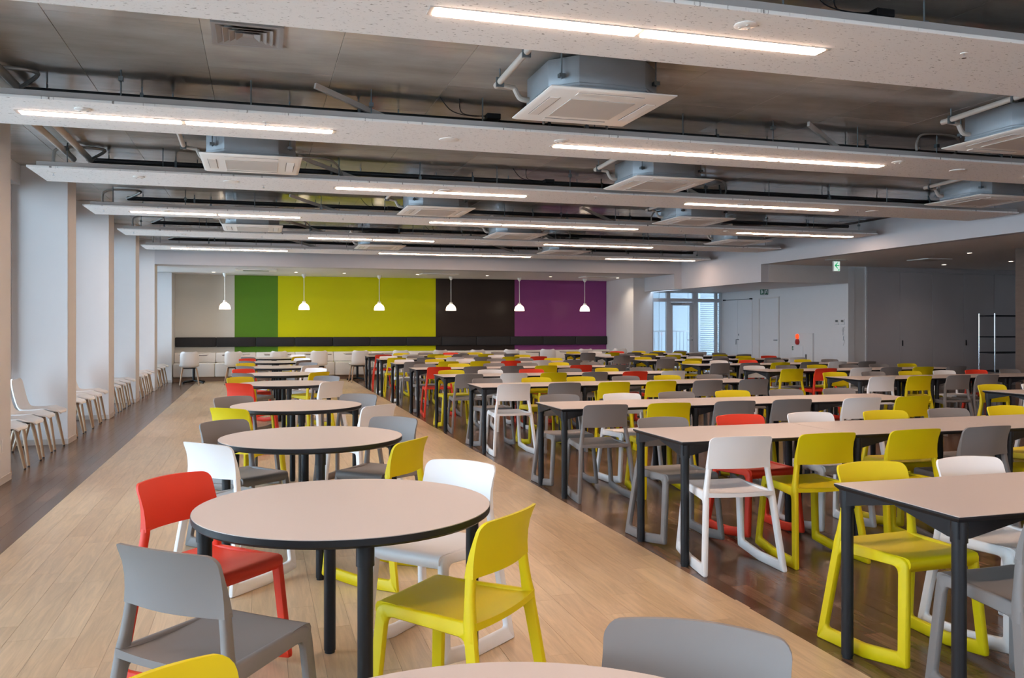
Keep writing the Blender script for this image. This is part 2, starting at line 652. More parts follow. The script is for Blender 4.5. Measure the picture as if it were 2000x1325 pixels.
# alcove right column and beam to the corridor
o = MB().box(10.11, 10.70, 22.24, 24.45, 0, 2.8).build('wall_back_column', M_warmwall, bevel=0.003, seg=1)
struct(o, 'greyish column at the right end of the coloured wall', 'wall')
o = MB().box(10.45, 10.655, 20.86, 22.24, 2.41, 2.8).build('trim_1', M_bulk)
struct(o, 'short white downstand beam between alcove and glass exit', 'beam')
# right bulkhead
o = MB().box(10.66, 10.85, ROOM_Y0, 16.69, 2.80, CEIL).build('wall_right_header', M_bulk)
struct(o, 'long white bulkhead at the right ends of the ceiling rafts', 'wall')
o = MB().box(10.66, 10.85, 16.69, 20.42, 2.41, CEIL).build('wall_right_header', M_bulk)
struct(o, 'deeper white bulkhead panel before the glass exit', 'wall')
o = MB().box(10.45, 10.85, 20.42, 20.86, 2.41, 2.80).build('trim_2', M_bulk)
struct(o, 'small end block of the bulkhead under the lintel', 'beam')
o = MB().box(10.85, 12.93, 16.68, 16.90, 2.41, 2.95).build('wall_corridor_header', M_warmwall)
struct(o, 'dim wall strip above the opening to the glass exit', 'wall')
# white wall with doors (faces the room)
wr = MB().box(12.93, 13.1, 16.685, 22.4, 0, 2.95).build('wall_right', M_white)
struct(wr, 'white side wall with two doors and the alarm cabinet', 'wall')
# closet wall
wc = MB().box(13.1, 18.3, 16.70, 16.95, 0, 2.95).build('wall_closet', M_warmwall)
struct(wc, 'dim wall holding the tall grey closet doors', 'wall')
MB().box(13.405, 13.425, 16.68, 16.70, 0, 2.8).build('corner_strip', M_white, wc)
cxs = [13.43, 14.35, 15.27, 16.18, 17.09, 17.98]
for i in range(5):
    d = thing('door_%d' % (i + 4), 'flush grey closet door, %s from left beside the white wall' % ORD[i], 'door', ((cxs[i] + cxs[i + 1]) / 2, 16.69, 0), kind='structure')
    hw = (cxs[i + 1] - cxs[i]) / 2 - 0.004
    MB().box(-hw, hw, -0.018, 0.008, 0.02, 2.68).build('leaf', M_closet, d, bevel=0.002, seg=1)
    if i in (1, 3):
        MB().box(-hw + 0.05, -hw + 0.075, -0.030, -0.018, 0.97, 1.10).build('handle', M_black, d)
o = MB().box(13.43, 17.98, 16.672, 16.70, 2.69, 2.8).build('trim_3', M_closet)
struct(o, 'grey filler board above the closet doors', 'trim')
o = MB().box(18.15, 18.3, 11.95, 16.7, 0, 2.8).build('wall_far_right', M_warmwall)
struct(o, 'dim end wall behind the wire rack', 'wall')
# walnut wall on the far right
ww = MB().box(12.82, 13.2, ROOM_Y0, 11.92, 0, 2.8).build('wall_wood', M_woodwall)
struct(ww, 'dark walnut panelled wall at the right edge', 'wall')
for k in range(20):
    for j in range(4):
        MB().box(12.79, 12.82, 11.92 - (k + 1) * 0.91 + 0.003, 11.92 - k * 0.91 - 0.003, j * 0.7 + 0.003, j * 0.7 + 0.697).build('wood_panel', M_woodwall, ww)
o = MB().box(12.82, 18.3, 11.92, 12.05, 0, 2.8).build('wall_partition', M_woodwall)
struct(o, 'dark wood partition end near the wire rack', 'wall')
wf = MB()
wf.box(-2.95, 12.9, ROOM_Y0 - 0.2, ROOM_Y0, 2.9, CEIL).box(-2.95, 12.9, ROOM_Y0 - 0.2, ROOM_Y0, 0, 0.75).box(5.57, 12.9, ROOM_Y0 - 0.2, ROOM_Y0, 0.75, 2.9)
for k in range(3):
    wf.box(-2.95 + 2.64 * k, -2.95 + 2.64 * k + 0.6, ROOM_Y0 - 0.2, ROOM_Y0, 0.75, 2.9)
struct(wf.build('wall_front', M_white), 'white wall behind the camera with windows added for fill light', 'wall')
for k in range(3):  # assumed windows, added so cool daylight reaches camera-facing sides
    xa, xb = -2.35 + 2.64 * k, -2.95 + 2.64 * (k + 1)
    w = thing('window_%d' % (31 + k), 'assumed window behind the camera for fill light, %s from the left' % ORD[k], 'window', (0, ROOM_Y0 - 0.1, 0), kind='structure')
    MB().box(xa, xa + 0.05, -0.03, 0.03, 0.75, 2.9).box(xb - 0.05, xb, -0.03, 0.03, 0.75, 2.9).box(xa + 0.05, xb - 0.05, -0.03, 0.03, 0.75, 0.8).box(xa + 0.05, xb - 0.05, -0.03, 0.03, 2.85, 2.9).build('frame', M_alu, w)
    MB().box(xa + 0.05, xb - 0.05, -0.004, 0.004, 0.8, 2.85).build('pane', M_glass, w)
    portal(((xa + xb) / 2, ROOM_Y0 - 0.19, 1.82), (PI / 2, 0, 0), xb - xa, 2.1)

# ------------------------------------------------------------------ glass exit
ge = thing('window_20', 'aluminium glass screen beside the exit door with transoms', 'window', (0, 22.3, 0), kind='structure')
f = MB()
for xa, xb in ((10.70, 10.74), (11.15, 11.27), (11.99, 12.14), (12.70, 12.78), (12.86, 12.93)):
    f.box(xa, xb, -0.04, 0.04, 0, 2.41)
for xa, xb in ((10.74, 11.15), (11.27, 11.99), (12.14, 12.70), (12.78, 12.86)):
    f.box(xa, xb, -0.035, 0.035, 2.13, 2.23)
    f.box(xa, xb, -0.035, 0.035, 2.39, 2.41)
f.box(10.74, 11.15, -0.035, 0.035, 0, 0.08).box(12.14, 12.70, -0.035, 0.035, 0, 0.08)
f.build('frame', M_alu, ge)
for xa, xb, za, zb in ((10.74, 11.15, 0.08, 2.13), (10.74, 11.15, 2.23, 2.39), (11.27, 11.99, 2.23, 2.39), (12.14, 12.70, 0.08, 2.13),
                       (12.14, 12.70, 2.23, 2.39), (12.78, 12.86, 0.0, 2.13), (12.78, 12.86, 2.23, 2.39)):
    MB().box(xa, xb, -0.004, 0.004, za, zb).build('pane', M_glass, ge)
ds = thing('door_1', 'glazed aluminium exit door with closer and lever', 'door', (11.63, 22.3, 0), kind='structure')
MB().box(-0.355, -0.28, -0.025, 0.025, 0.01, 2.12).box(0.27, 0.355, -0.025, 0.025, 0.01, 2.12).box(-0.28, 0.27, -0.025, 0.025, 2.03, 2.12).box(-0.28, 0.27, -0.025, 0.025, 0.01, 0.18).build('door_frame', M_alu, ds)
MB().box(-0.28, 0.27, -0.004, 0.004, 0.18, 2.03).build('pane', M_glass, ds)
MB().box(-0.33, -0.02, -0.075, -0.025, 2.05, 2.10).box(-0.05, 0.10, -0.06, -0.045, 2.085, 2.10).build('door_closer', M_zinc, ds, bevel=0.004, seg=1)
MB().box(0.16, 0.33, -0.075, -0.06, 1.03, 1.05).box(0.30, 0.325, -0.075, -0.025, 1.02, 1.06).tube([(0.315, -0.03, 1.15), (0.315, -0.045, 1.15)], 0.02, 10).build('lever_handle', M_chrome, ds)
portal((11.8, 22.6, 1.2), (-PI / 2, 0, 0), 2.2, 2.3)

# outside: terrace, railing, cladding wall, louvre
o = MB().box(10.7, 22.0, 22.45, 32, -0.2, -0.02).build('terrace', M_ground)
struct(o, 'terrace floor outside the glass exit', 'ground')
o = MB().box(-60, -2.96, -60, 60, -0.4, -0.3).build('outside_ground', M_ground)
struct(o, 'paved ground outside the left windows', 'ground')
tr = MB().box(10.5, 22.0, 22.46, 29.3, 3.0, 3.3).build('terrace_shade_slab', M_clad)  # unseen slab, added to keep skylight off the cladding
struct(tr, 'unseen roof slab added to shade the terrace outside the exit', 'roof')
o = MB().box(10.5, 10.69, 24.46, 29.6, -0.2, 3.0).build('terrace_side_blocker', M_clad)  # unseen, added to stop sky light entering from the left
struct(o, 'unseen wall added left of the terrace to block skylight', 'wall')
wo = MB().box(10.7, 22.0, 29.3, 29.6, -0.2, 5.5).build('wall_outside', M_clad)
struct(wo, 'pale clad building wall seen through the glass exit', 'wall')
for k in range(9):
    for j, (za, zb) in enumerate(((-0.2, 2.45), (2.47, 5.5))):
        MB().box(10.75 + 1.2 * k + 0.006, 10.75 + 1.2 * (k + 1) - 0.006, 29.27, 29.3, za, zb).build('cladding_panel', M_clad, wo)
rl = thing('railing', 'thin pale balustrade on the terrace outside the exit', 'railing', (0, 24.4, 0))
MB().box(11.0, 18.0, -0.02, 0.02, 1.26, 1.30).build('top_rail', M_alu, rl)
MB().box(11.0, 18.0, -0.012, 0.012, 0.08, 0.11).build('bottom_rail', M_alu, rl)
bm_ = MB().box(-0.007, 0.007, -0.007, 0.007, -0.02, 1.26).mesh('baluster')
for k in range(56):
    ob('baluster', bm_, M_alu, rl, (11.06 + 0.125 * k, 0, 0))
lv = thing('louvre_screen', 'white slatted louvre screen outside the right glass pane', 'louvre', (0, 23.3, 0))
MB().box(12.70, 12.76, -0.05, 0.05, -0.02, 3.2).box(13.62, 13.68, -0.05, 0.05, -0.02, 3.2).build('post', M_clad, lv)
sm = MB().prism([(-0.04, 0.0), (-0.03, 0.0), (0.04, 0.045), (0.03, 0.045)], 12.76, 13.62, 'x').mesh('slat')
for k in range(53):
    ob('slat', sm, M_clad, lv, (0, 0, 0.02 + 0.058 * k))

# ------------------------------------------------------------------ doors, cabinet, signs on the white wall
XW = 12.93
d = thing('door_2', 'white double leaf door beside the glass exit', 'door', (XW, 21.39, 0), kind='structure')
for s in (-1, 1):
    leaf = MB().box(-0.02, 0.0, min(0, s * 0.735) + 0.004, max(0, s * 0.735) - 0.004, 0.01, 2.165).build('leaf', M_door, d, bevel=0.002, seg=1)
MB().tube([(-0.03, -0.70, 2.18), (-0.05, -0.70, 2.18), (-0.05, 0.70, 2.18), (-0.03, 0.70, 2.18)], 0.008, 6).build('closer_arm', M_rod, d)
for s in (-1, 1):
    MB().box(-0.06, 0, s * 0.70 - 0.03, s * 0.70 + 0.03, 2.165, 2.20).build('closer_bracket', M_black, d)
MB().tube([(0, -0.06, 1.06), (-0.05, -0.06, 1.06), (-0.055, 0.02, 1.06), (-0.055, 0.03, 0.92)], 0.009, 8).build('lever_handle', M_rod, d)
MB().box(-0.03, -0.02, -0.07, -0.05, 1.17, 1.22).build('lock', M_rod, d)
d = thing('door_3', 'white single door with frame under the unlit exit sign', 'door', (XW, 19.85, 0), kind='structure')
MB().box(-0.03, 0, -0.47, -0.43, 0, 2.2).box(-0.03, 0, 0.43, 0.47, 0, 2.2).box(-0.03, 0, -0.43, 0.43, 2.16, 2.2).build('frame', M_warmwall, d)
MB().box(-0.012, 0, -0.428, 0.428, 0.01, 2.158).build('leaf', M_door, d)
MB().tube([(0, -0.38, 1.07), (-0.05, -0.38, 1.07), (-0.055, -0.28, 1.07)], 0.010, 8).build('lever_handle', M_rod, d)
fcb = thing('hydrant_cabinet', 'white fire hydrant cabinet with red lamp and bell on white wall', 'fire cabinet', (XW, 18.37, 0))
MB().box(-0.05, 0, -0.43, 0.43, 0.02, 1.26).build('cabinet_box', M_white, fcb, bevel=0.004, seg=1)
o = MB().box(-0.062, -0.05, -0.06, 0.40, 0.06, 0.945).build('cabinet_door', M_door, fcb, bevel=0.003, seg=1)
MB().box(-0.065, -0.050, -0.20, -0.165, 0.58, 0.74).build('pull_handle', M_line, fcb)
o = MB().tube([(-0.05, 0.17, 1.175), (-0.075, 0.17, 1.175), (-0.10, 0.17, 1.175)], [0.066, 0.06, 0.02], 16).build('signal_lamp', M_alamp, fcb, smooth=True)
o['label'] = 'glowing red signal lamp'
o = MB().tube([(-0.05, 0.16, 1.04), (-0.085, 0.16, 1.04), (-0.10, 0.16, 1.04)], [0.075, 0.07, 0.03], 18).build('alarm_bell', M_red, fcb, smooth=True)
MB().box(-0.0635, -0.062, 0.325, 0.385, 0.83, 0.93).build('green_sticker', M_signoff, fcb)
MB().box(-0.0645, -0.0635, 0.340, 0.352, 0.85, 0.91).box(-0.0645, -0.0635, 0.352, 0.37, 0.85, 0.862).build('sticker_mark', M_signw, fcb)
for j, y in enumerate((17.07, 16.87)):
    t = thing('wall_controller', 'small white wall controller with grey screen, %s of two' % ('left' if j == 0 else 'right'), 'controller', (XW, y, 1.53), group='wall controllers')
    MB().box(-0.02, 0, -0.065, 0.065, -0.065, 0.065).build('body', M_white, t, bevel=0.005, seg=1)
    MB().box(-0.022, -0.02, -0.045, 0.045, -0.005, 0.045).build('screen', M_lcd, t)
t = thing('hanging_keys', 'keys and cords hanging under the wall controllers', 'keys', (XW, 16.84, 1.40))
MB().box(-0.012, 0, -0.03, 0.03, -0.01, 0.02).build('hook_plate', M_white, t)
MB().tube([(-0.018, 0.0, 0.0), (-0.02, -0.03, -0.06), (-0.02, 0.0, -0.10), (-0.02, 0.03, -0.06)], 0.004, 6, closed=True).build('key_ring', M_rod, t)
MB().tube([(-0.018, 0.0, -0.1), (-0.02, 0.005, -0.18)], 0.005, 6).tube([(-0.02, -0.02, -0.2), (-0.02, -0.01, -0.30)], 0.006, 6).build('tag_cord', M_rod, t)
MB().tube([(-0.02, -0.06, -0.28), (-0.02, -0.01, -0.42)], 0.004, 6).build('key', M_chrome, t)

t = thing('exit_sign', 'lit white hanging exit sign with green left arrow', 'exit sign', (11.45, 15.15, 2.8))
MB().box(-0.25, 0.25, -0.03, 0.03, -0.012, 0.0).build('ceiling_plate', M_white, t)
MB().box(-0.01, 0.01, -0.01, 0.01, -0.03, -0.012).build('stem', M_white, t)
MB().box(-0.075, 0.075, -0.02, 0.02, -0.235, -0.03).build('sign_body', M_white, t)
MB().box(-0.07, 0.07, -0.024, -0.02, -0.230, -0.035).build('sign_face', M_sign, t)
ar = MB()
ar.prism([(-0.058, -0.118), (0.008, -0.055), (0.028, -0.055), (-0.016, -0.108), (0.055, -0.108), (0.055, -0.128), (-0.016, -0.128), (0.028, -0.181), (0.008, -0.181)], -0.027, -0.0245, 'y')
ar.build('arrow', M_signg, t)
MB().box(0.030, 0.058, -0.027, -0.0245, -0.222, -0.195).build('running_man_mark', M_signg, t)
t = thing('exit_sign', 'small green emergency exit sign above the single white door', 'exit sign', (XW, 20.0, 2.36))
MB().box(-0.12, 0, -0.10, 0.10, -0.10, 0.10).build('sign_body', M_white, t, bevel=0.004, seg=1)
# the front face of the sign looks into the hall (towards -Y) and to -X
MB().box(-0.115, -0.005, -0.104, -0.10, -0.09, 0.09).build('sign_face', M_signoff, t)
mn = MB()
mn.box(-0.075, -0.055, -0.107, -0.104, 0.045, 0.065).box(-0.09, -0.045, -0.107, -0.104, 0.0, 0.035).box(-0.10, -0.08, -0.107, -0.104, -0.06, 0.0).box(-0.055, -0.03, -0.107, -0.104, -0.05, 0.0).box(-0.035, -0.025, -0.107, -0.104, -0.07, 0.06)
mn.build('running_man_mark', M_signw, t)
MB().box(-0.124, -0.12, -0.09, 0.09, -0.09, 0.09).build('side_face', M_signoff, t)
mn = MB()
for q in ((0.0, 0.02, 0.045, 0.068), (-0.02, 0.03, 0.0, 0.038), (0.02, 0.045, -0.06, 0.0), (-0.045, -0.015, -0.05, 0.0)):
    mn.box(-0.127, -0.124, *q)
mn.build('running_man_mark', M_signw, t)

# wire rack
rk = thing('wire_rack', 'chrome wire shelving rack in front of the closet doors', 'rack', (16.55, 15.75, 0))
pm = MB().tube([(0, 0, 0), (0, 0, 1.72)], 0.016, 10).mesh('post', smooth=True)
for sx in (-0.61, 0.61):
    for sy_ in (-0.22, 0.22):
        ob('post', pm, M_chrome, rk, (sx, sy_, 0))
for z in (0.42, 0.84, 1.20, 1.68):
    s_ = MB().box(-0.60, 0.60, -0.225, -0.215, z - 0.03, z).box(-0.60, 0.60, 0.215, 0.225, z - 0.03, z).box(-0.61, -0.60, -0.22, 0.22, z - 0.03, z).box(0.60, 0.61, -0.22, 0.22, z - 0.03, z)
    for k in range(24):
        s_.box(-0.59 + 0.051 * k, -0.584 + 0.051 * k, -0.215, 0.215, z - 0.008, z - 0.002)
    s_.build('wire_shelf', M_black, rk)

# ------------------------------------------------------------------ ceiling rafts with lamps
RY = [4.36 + 2.925 * k for k in range(6)]
RX0, RX1 = -2.27, 10.45
TYPE_A = [(-1.75, 2), (2.52, 3), (7.91, 2)]
TYPE_B = [(0.845, 2), (5.375, 2)]
PIECE = 1.175
rod = MB().tube([(0, 0, 0), (0, 0, 1)], 0.006, 6).mesh('hanger_rod')
nut = MB().box(-0.016, 0.016, -0.02, 0.02, 0, 0.035).mesh('hanger_clamp')
dm = MB().box(-PIECE / 2 + 0.02, PIECE / 2 - 0.02, -0.049, 0.049, -0.010, -0.004).mesh('diffuser')
allr = [(-3, RY[0] - 3 * 2.925), (-2, RY[0] - 2 * 2.925), (-1, RY[0] - 2.925)] + list(enumerate(RY))
for k, y in allr:
    where = ('%s from the camera' % ORD[k]) if k >= 0 else 'overhead behind the camera, %s back' % ORD[-k - 1]
    rf = thing('ceiling_raft', 'long white acoustic ceiling raft with grey edges, %s' % where, 'ceiling raft', (0, y, RAFT_Z), group='suspended ceiling rafts')
    MB().box(RX0, RX1, -0.452, 0.452, 0, 0.022).build('acoustic_board', M_fleck, rf, bevel=0.003, seg=1)
    MB().box(RX0 + 0.09, RX1 - 0.02, -0.438, 0.438, 0.022, 0.066).build('side_fascia', M_fascia, rf)
    for i in range(14):
        x = RX0 + 0.35 + 0.93 * i
        for sy_ in (-0.30, 0.28):
            xx = x + (0.0 if sy_ < 0 else 0.31)
            if xx < RX1 - 0.05:
                o = ob('hanger_rod', rod, M_rod, rf, (xx, sy_, 0.066))
                o.scale = (1, 1, CEIL - RAFT_Z - 0.066)
                if (i + k) % 2 == 0:
                    ob('hanger_clamp', nut, M_rod, rf, (xx, sy_, 0.09 + 0.06 * ((i * 7 + k) % 3)))
    # flat steel sway braces
    for bxp in ((0.42, 1.20), (4.9, 5.68)):
        if k >= 1 or bxp[0] > 1:
            p0, p1 = Vector((bxp[0], -0.40, 0.262)), Vector((bxp[1], 0.05, 0.092))
            u = (p1 - p0).normalized()
            sd = Vector((0, 0, 1)).cross(u).normalized() * 0.012
            up = u.cross(sd).normalized() * 0.022
            MB().loft([[p + sd + up, p - sd + up, p - sd - up, p + sd - up] for p in (p0, p1)]).build('sway_brace', M_acg, rf)
    rows = TYPE_A if k % 2 == 1 else TYPE_B
    for g_, (x0, n) in enumerate(rows):
        lt = thing('linear_light', '%s lit strip lamp in the %s ceiling raft, %s' % (['two-piece', 'three-piece'][n - 2], ORD[k] if k >= 0 else ORD[-k - 1] + ' rear', ['left group', 'middle group', 'right group'][g_] if len(rows) == 3 else ['left group', 'right group'][g_]),
                   'strip light', (x0 + n * PIECE / 2, y - 0.01, RAFT_Z), group='recessed strip lights')
        MB().box(-n * PIECE / 2 - 0.012, n * PIECE / 2 + 0.012, -0.060, 0.060, -0.004, 0.0).build('lamp_rim', M_rim, lt)
        for j in range(n):
            ob('diffuser', dm, M_lamp, lt, ((-n / 2 + 0.5 + j) * PIECE, 0, 0))


def smooth_path(pts, n=6):
    P = [Vector(p) for p in pts]
    out = []
    for i in range(len(P) - 1):
        p0, p1, p2, p3 = P[max(i - 1, 0)], P[i], P[i + 1], P[min(i + 2, len(P) - 1)]
        for t in range(n):
            t /= n
            out.append(0.5 * ((2 * p1) + (-p0 + p2) * t + (2 * p0 - 5 * p1 + 4 * p2 - p3) * t * t + (-p0 + 3 * p1 - 3 * p2 + p3) * t ** 3))
    out.append(P[-1])
    return out


for k, y in enumerate(RY):
    t = thing('sprinkler_pipe', 'black sprinkler pipe above the %s ceiling raft' % ORD[k], 'pipe', (0, y + 0.16, 3.245), group='black pipes over the rafts')
    MB().tube([(-1.80 if k else -0.3, 0, 0), (10.3, 0, 0)], 0.030, 10).build('pipe_run', M_iron, t, smooth=True)
    MB().tube(smooth_path([(-2.06, -0.40, -0.135), (-2.06, -0.40, -0.05), (-2.04, -0.40, 0.02), (-1.94, -0.39, 0.058), (-1.78, -0.38, 0.064), (-1.64, -0.36, 0.064), (-1.585, -0.30, 0.060), (-1.63, -0.20, 0.045), (-1.75, -0.06, 0.01), (-1.81, 0.0, 0.0)]), 0.016, 8).build('flexible_drop', M_conduit, t, smooth=True)
    for j in range(7):
        x = -0.9 + 1.72 * j
        MB().box(x - 0.012, x + 0.012, -0.036, 0.036, -0.036, 0.036).box(x - 0.006, x + 0.006, -0.006, 0.006, 0.036, CEIL - 3.245).build('pipe_clamp', M_rod, t)
    for c, xx in enumerate((2.3, 6.1) if k % 2 else (0.25, 5.2)):
        o = MB().tube(smooth_path([(xx, -0.42, -0.19 + 0.085), (xx, -0.42, -0.03), (xx + 0.08, -0.41, 0.055), (xx + 0.35, -0.40, 0.075), (xx + 0.55, -0.36, 0.05), (xx + 0.66, -0.20, -0.06), (xx + 0.64, 0.0, -0.05)]), 0.012, 8).build('flexible_conduit', M_conduit, None, smooth=True)
        o.location = (0, y, 3.225)
        tag(o, 'bent grey conduit above the %s ceiling raft, %s of two' % (ORD[k], 'left' if c == 0 else 'right'), 'conduit', 'bent conduits over the rafts')
    # loose wires and a junction box
    jx = 1.9 if k % 2 else 3.4
    t = thing('junction_box', 'small black junction box with loose wires above the %s raft' % ORD[k], 'junction box', (jx, y - 0.25, 3.17), group='junction boxes')
    MB().box(-0.06, 0.06, -0.05, 0.05, 0.0, 0.045).build('box_body', M_black, t, bevel=0.004, seg=1)
    MB().tube(smooth_path([(-0.05, 0, 0.03), (-0.2, 0.0, 0.02), (-0.35, 0.03, 0.06), (-0.45, 0.02, 0.165)]), 0.004, 6).tube(smooth_path([(-0.05, 0.02, 0.03), (-0.25, 0.05, 0.05), (-0.28, 0.03, 0.165)]), 0.004, 6).build('wire', M_black, t)

for j, x in enumerate((-1.96, -1.79)):
    o = MB().tube([(x, 2.5, 3.265), (x, 10.25, 3.265), (x + 0.02, 10.34, 3.24)], 0.033, 12).build('lagged_pipe', M_cream, None, smooth=True)
    tag(o, 'beige lagged pipe under the concrete near windows, %s of two' % ('left' if j == 0 else 'right'), 'pipe', 'lagged pipes by the windows')

# raft fittings
DISC = [(2.51, 0, -.28), (-1.26, 1, -.23), (2.53, 1, -.21), (6.04, 1, -.24), (-1.25, 2, -.15), (6.13, 2, -.15), (-1.25, 3, -.24), (-1.27, 4, -.05), (5.2, 4, -.2), (3.0, 3, -.22), (7.6, 3, -.2), (0.5, 5, -.2)]
SPK = [(1.58, 1, 0.02), (6.97, 1, -0.03), (2.13, 2, -.17), (-0.3, 2, -0.1), (8.27, 2, -0.05), (4.2, 4, 0.0)]
SPR = [(4.02, 0, -.22), (0.05, 1, -.19), (3.99, 1, -.25), (-2.08, 2, -.15), (0.05, 2, 0.06), (4.04, 2, -.19), (8.04, 2, -.03), (-2.06, 3, -.14), (1.2, 3, -.14), (6.8, 3, -.1), (-2.05, 4, -.2), (0.05, 4, -.1), (4.3, 5, -.1), (-2.06, 5, -.1)]
CNT = {}


def seq(kind, k):
    CNT[(kind, k)] = CNT.get((kind, k), 0) + 1
    return ORD[CNT[(kind, k)] - 1]


for lst, kind in ((sorted(DISC, key=lambda q: (q[1], q[0])), 'smoke_detector'), (sorted(SPK, key=lambda q: (q[1], q[0])), 'ceiling_speaker'), (sorted(SPR, key=lambda q: (q[1], q[0])), 'sprinkler_head')):
    for x, k, dy in lst:
        y = RY[k] + dy
        nm = {'smoke_detector': 'round white smoke detector', 'ceiling_speaker': 'flat round white speaker', 'sprinkler_head': 'tiny chrome sprinkler head'}[kind]
        t = thing(kind if kind != 'sprinkler_head' else 'sprinkler', '%s on the %s ceiling raft, %s from left' % (nm, ORD[k], seq(kind, k)), kind.replace('_', ' '), (x, y, RAFT_Z), group=nm + 's')
        if kind == 'smoke_detector':
            MB().lathe([(0.0, 0), (0.058, 0), (0.062, -0.006), (0.05, -0.012), (0.0, -0.014)][::-1], 20).build('base', M_acw, t, smooth=True)
            for a in range(3):
                MB().lathe([(0.0, -0.018), (0.009, -0.017), (0.009, -0.010), (0, -0.010)], 8, (0.03 * math.cos(a * 2.1 + .4), 0.03 * math.sin(a * 2.1 + .4), 0)).build('sensor', M_acg, t)
        elif kind == 'ceiling_speaker':
            MB().lathe([(0.0, 0), (0.085, 0), (0.085, -0.006), (0.07, -0.010), (0.0, -0.011)][::-1], 24).build('grille', M_acw, t, smooth=True)
        else:
            MB().lathe([(0.0, 0), (0.022, 0), (0.022, -0.004), (0.0, -0.005)][::-1], 12).build('rosette', M_acw, t)
            MB().lathe([(0.0, -0.005), (0.006, -0.005), (0.006, -0.026), (0.014, -0.028), (0.014, -0.030), (0.0, -0.030)][::-1], 10).build('nozzle', M_chrome, t)

# ------------------------------------------------------------------ air conditioners
ACS = [(2.38, 6.0), (6.5, 6.0), (-0.07, 9.05), (4.40, 9.02), (9.03, 9.02), (2.40, 12.02), (6.46, 12.0), (-0.1, 14.9), (4.42, 14.85), (8.9, 14.75), (2.38, 17.72), (6.42, 17.78)]


def make_ac():
    t = thing('air_conditioner', 'x', 'air conditioner', (0, 0, 0), group='ceiling cassette air conditioners')
    h, c = 0.42, 0.17
    octo = [(-h + c, -h), (h - c, -h), (h, -h + c), (h, h - c), (h - c, h), (-h + c, h), (-h, h - c), (-h, -h + c)]
    MB().prism(octo, 3.068, 3.30, 'z').build('casing', M_zinc, t, bevel=0.004, seg=1)
    o2 = [(x * 1.012, y * 1.012) for x, y in octo]
    MB().prism(o2, 3.085, 3.095, 'z').prism(o2, 3.108, 3.113, 'z').build('casing_rib', M_zinc, t)
    for sx, sy_ in ((-1, -1), (1, -1), (1, 1), (-1, 1)):
        MB().tube([(sx * 0.36, sy_ * 0.36, 3.14), (sx * 0.36, sy_ * 0.36, CEIL)], 0.006, 6).box(sx * 0.36 - 0.022, sx * 0.36 + 0.022, sy_ * 0.36 - 0.022, sy_ * 0.36 + 0.022, 3.15, 3.175).build('hanger_rod', M_rod, t)
    q = 0.475
    sq = lambda s_, z: [(-s_, -s_, z), (s_, -s_, z), (s_, s_, z), (-s_, s_, z)]
    MB().loft([sq(q - 0.02, 3.066), sq(q, 3.06), sq(q, 3.053), sq(q - 0.03, 3.040)]).build('fascia', M_acw, t, bevel=0.003, seg=1)
    MB().box(-0.25, 0.25, -0.25, 0.25, 3.035, 3.040).build('intake_grille', M_acg, t, bevel=0.002, seg=1)
    for a in range(4):
        fl_ = MB()
        fl_.box(-0.25, 0.25, 0.335, 0.405, 3.036, 3.040)
        o = fl_.build('air_flap', M_acw, t)
        o.rotation_euler = (0, 0, a * PI / 2)
        gp = MB().box(-0.25, 0.25, 0.328, 0.333, 3.0385, 3.0402).box(-0.25, 0.25, 0.407, 0.410, 3.0385, 3.0402).build('slot_shadow', M_line, t)
        gp.rotation_euler = (0, 0, a * PI / 2)
    MB().tube(smooth_path([(-0.42, 0.20, 3.13), (-0.47, 0.20, 3.13), (-0.50, 0.205, 3.15), (-0.53, 0.21, 3.21)], 4), 0.020, 10).tube([(-0.53, 0.21, 3.215), (-0.66, 0.22, 3.235)], 0.018, 10).tube([(-0.66, 0.26, 3.235), (-0.66, -0.9, 3.27)], 0.024, 12).build('drain_pipe', M_cream, t, smooth=True)
    MB().tube([(-0.66, 0.16, 3.21), (-0.66, 0.16, CEIL)], 0.005, 6).tube([(-0.66, -0.5, 3.23), (-0.66, -0.5, CEIL)], 0.005, 6).box(-0.69, -0.63, 0.15, 0.17, 3.20, 3.27).box(-0.69, -0.63, -0.51, -0.49, 3.22, 3.29).build('pipe_hanger', M_rod, t)
    return t


ac0 = make_ac()
ACL = ['cassette air conditioner nearest the camera, hung above the round tables aisle', 'cassette air conditioner cut by the right picture edge, nearest row',
       'cassette air conditioner in second row, leftmost near the windows', 'cassette air conditioner in second row, middle', 'cassette air conditioner in second row, far right',
       'cassette air conditioner in third row, left one', 'cassette air conditioner in third row, right one', 'cassette air conditioner in fourth row, leftmost',
       'cassette air conditioner in fourth row, middle', 'cassette air conditioner in fourth row, right', 'cassette air conditioner in farthest row, left one', 'cassette air conditioner in farthest row, right one']
for i, (x, y) in enumerate(ACS):
    o = ac0 if i == 0 else copy_tree(ac0)
    o.location = (x, y, 0)
    o['label'] = ACL[i]

# square ceiling diffuser
t = thing('air_diffuser', 'square grey air diffuser with nested vanes in the concrete ceiling', 'diffuser', (-0.07, 5.9, CEIL))


def frustum(a0, z0, a1, z1, th, name, m):
    sq = lambda a, z: [(-a, -a, z), (a, -a, z), (a, a, z), (-a, a, z)]
    r = [sq(a0, z0), sq(a1, z1), sq(a1 - th, z1), sq(a0 - th, z0)]
    MB().loft(r, closed=True).build(name, m, t)


frustum(0.225, -0.002, 0.225, -0.016, 0.022, 'outer_frame', M_vane)
frustum(0.15, -0.001, 0.203, -0.016, 0.006, 'vane', M_vane)
frustum(0.105, -0.001, 0.16, -0.020, 0.006, 'vane', M_vane)
frustum(0.065, -0.001, 0.12, -0.022, 0.006, 'vane', M_vane)
frustum(0.03, -0.001, 0.08, -0.024, 0.006, 'vane', M_vane)
MB().box(-0.032, 0.032, -0.032, 0.032, -0.012, -0.004).build('centre_plate', M_vane, t)

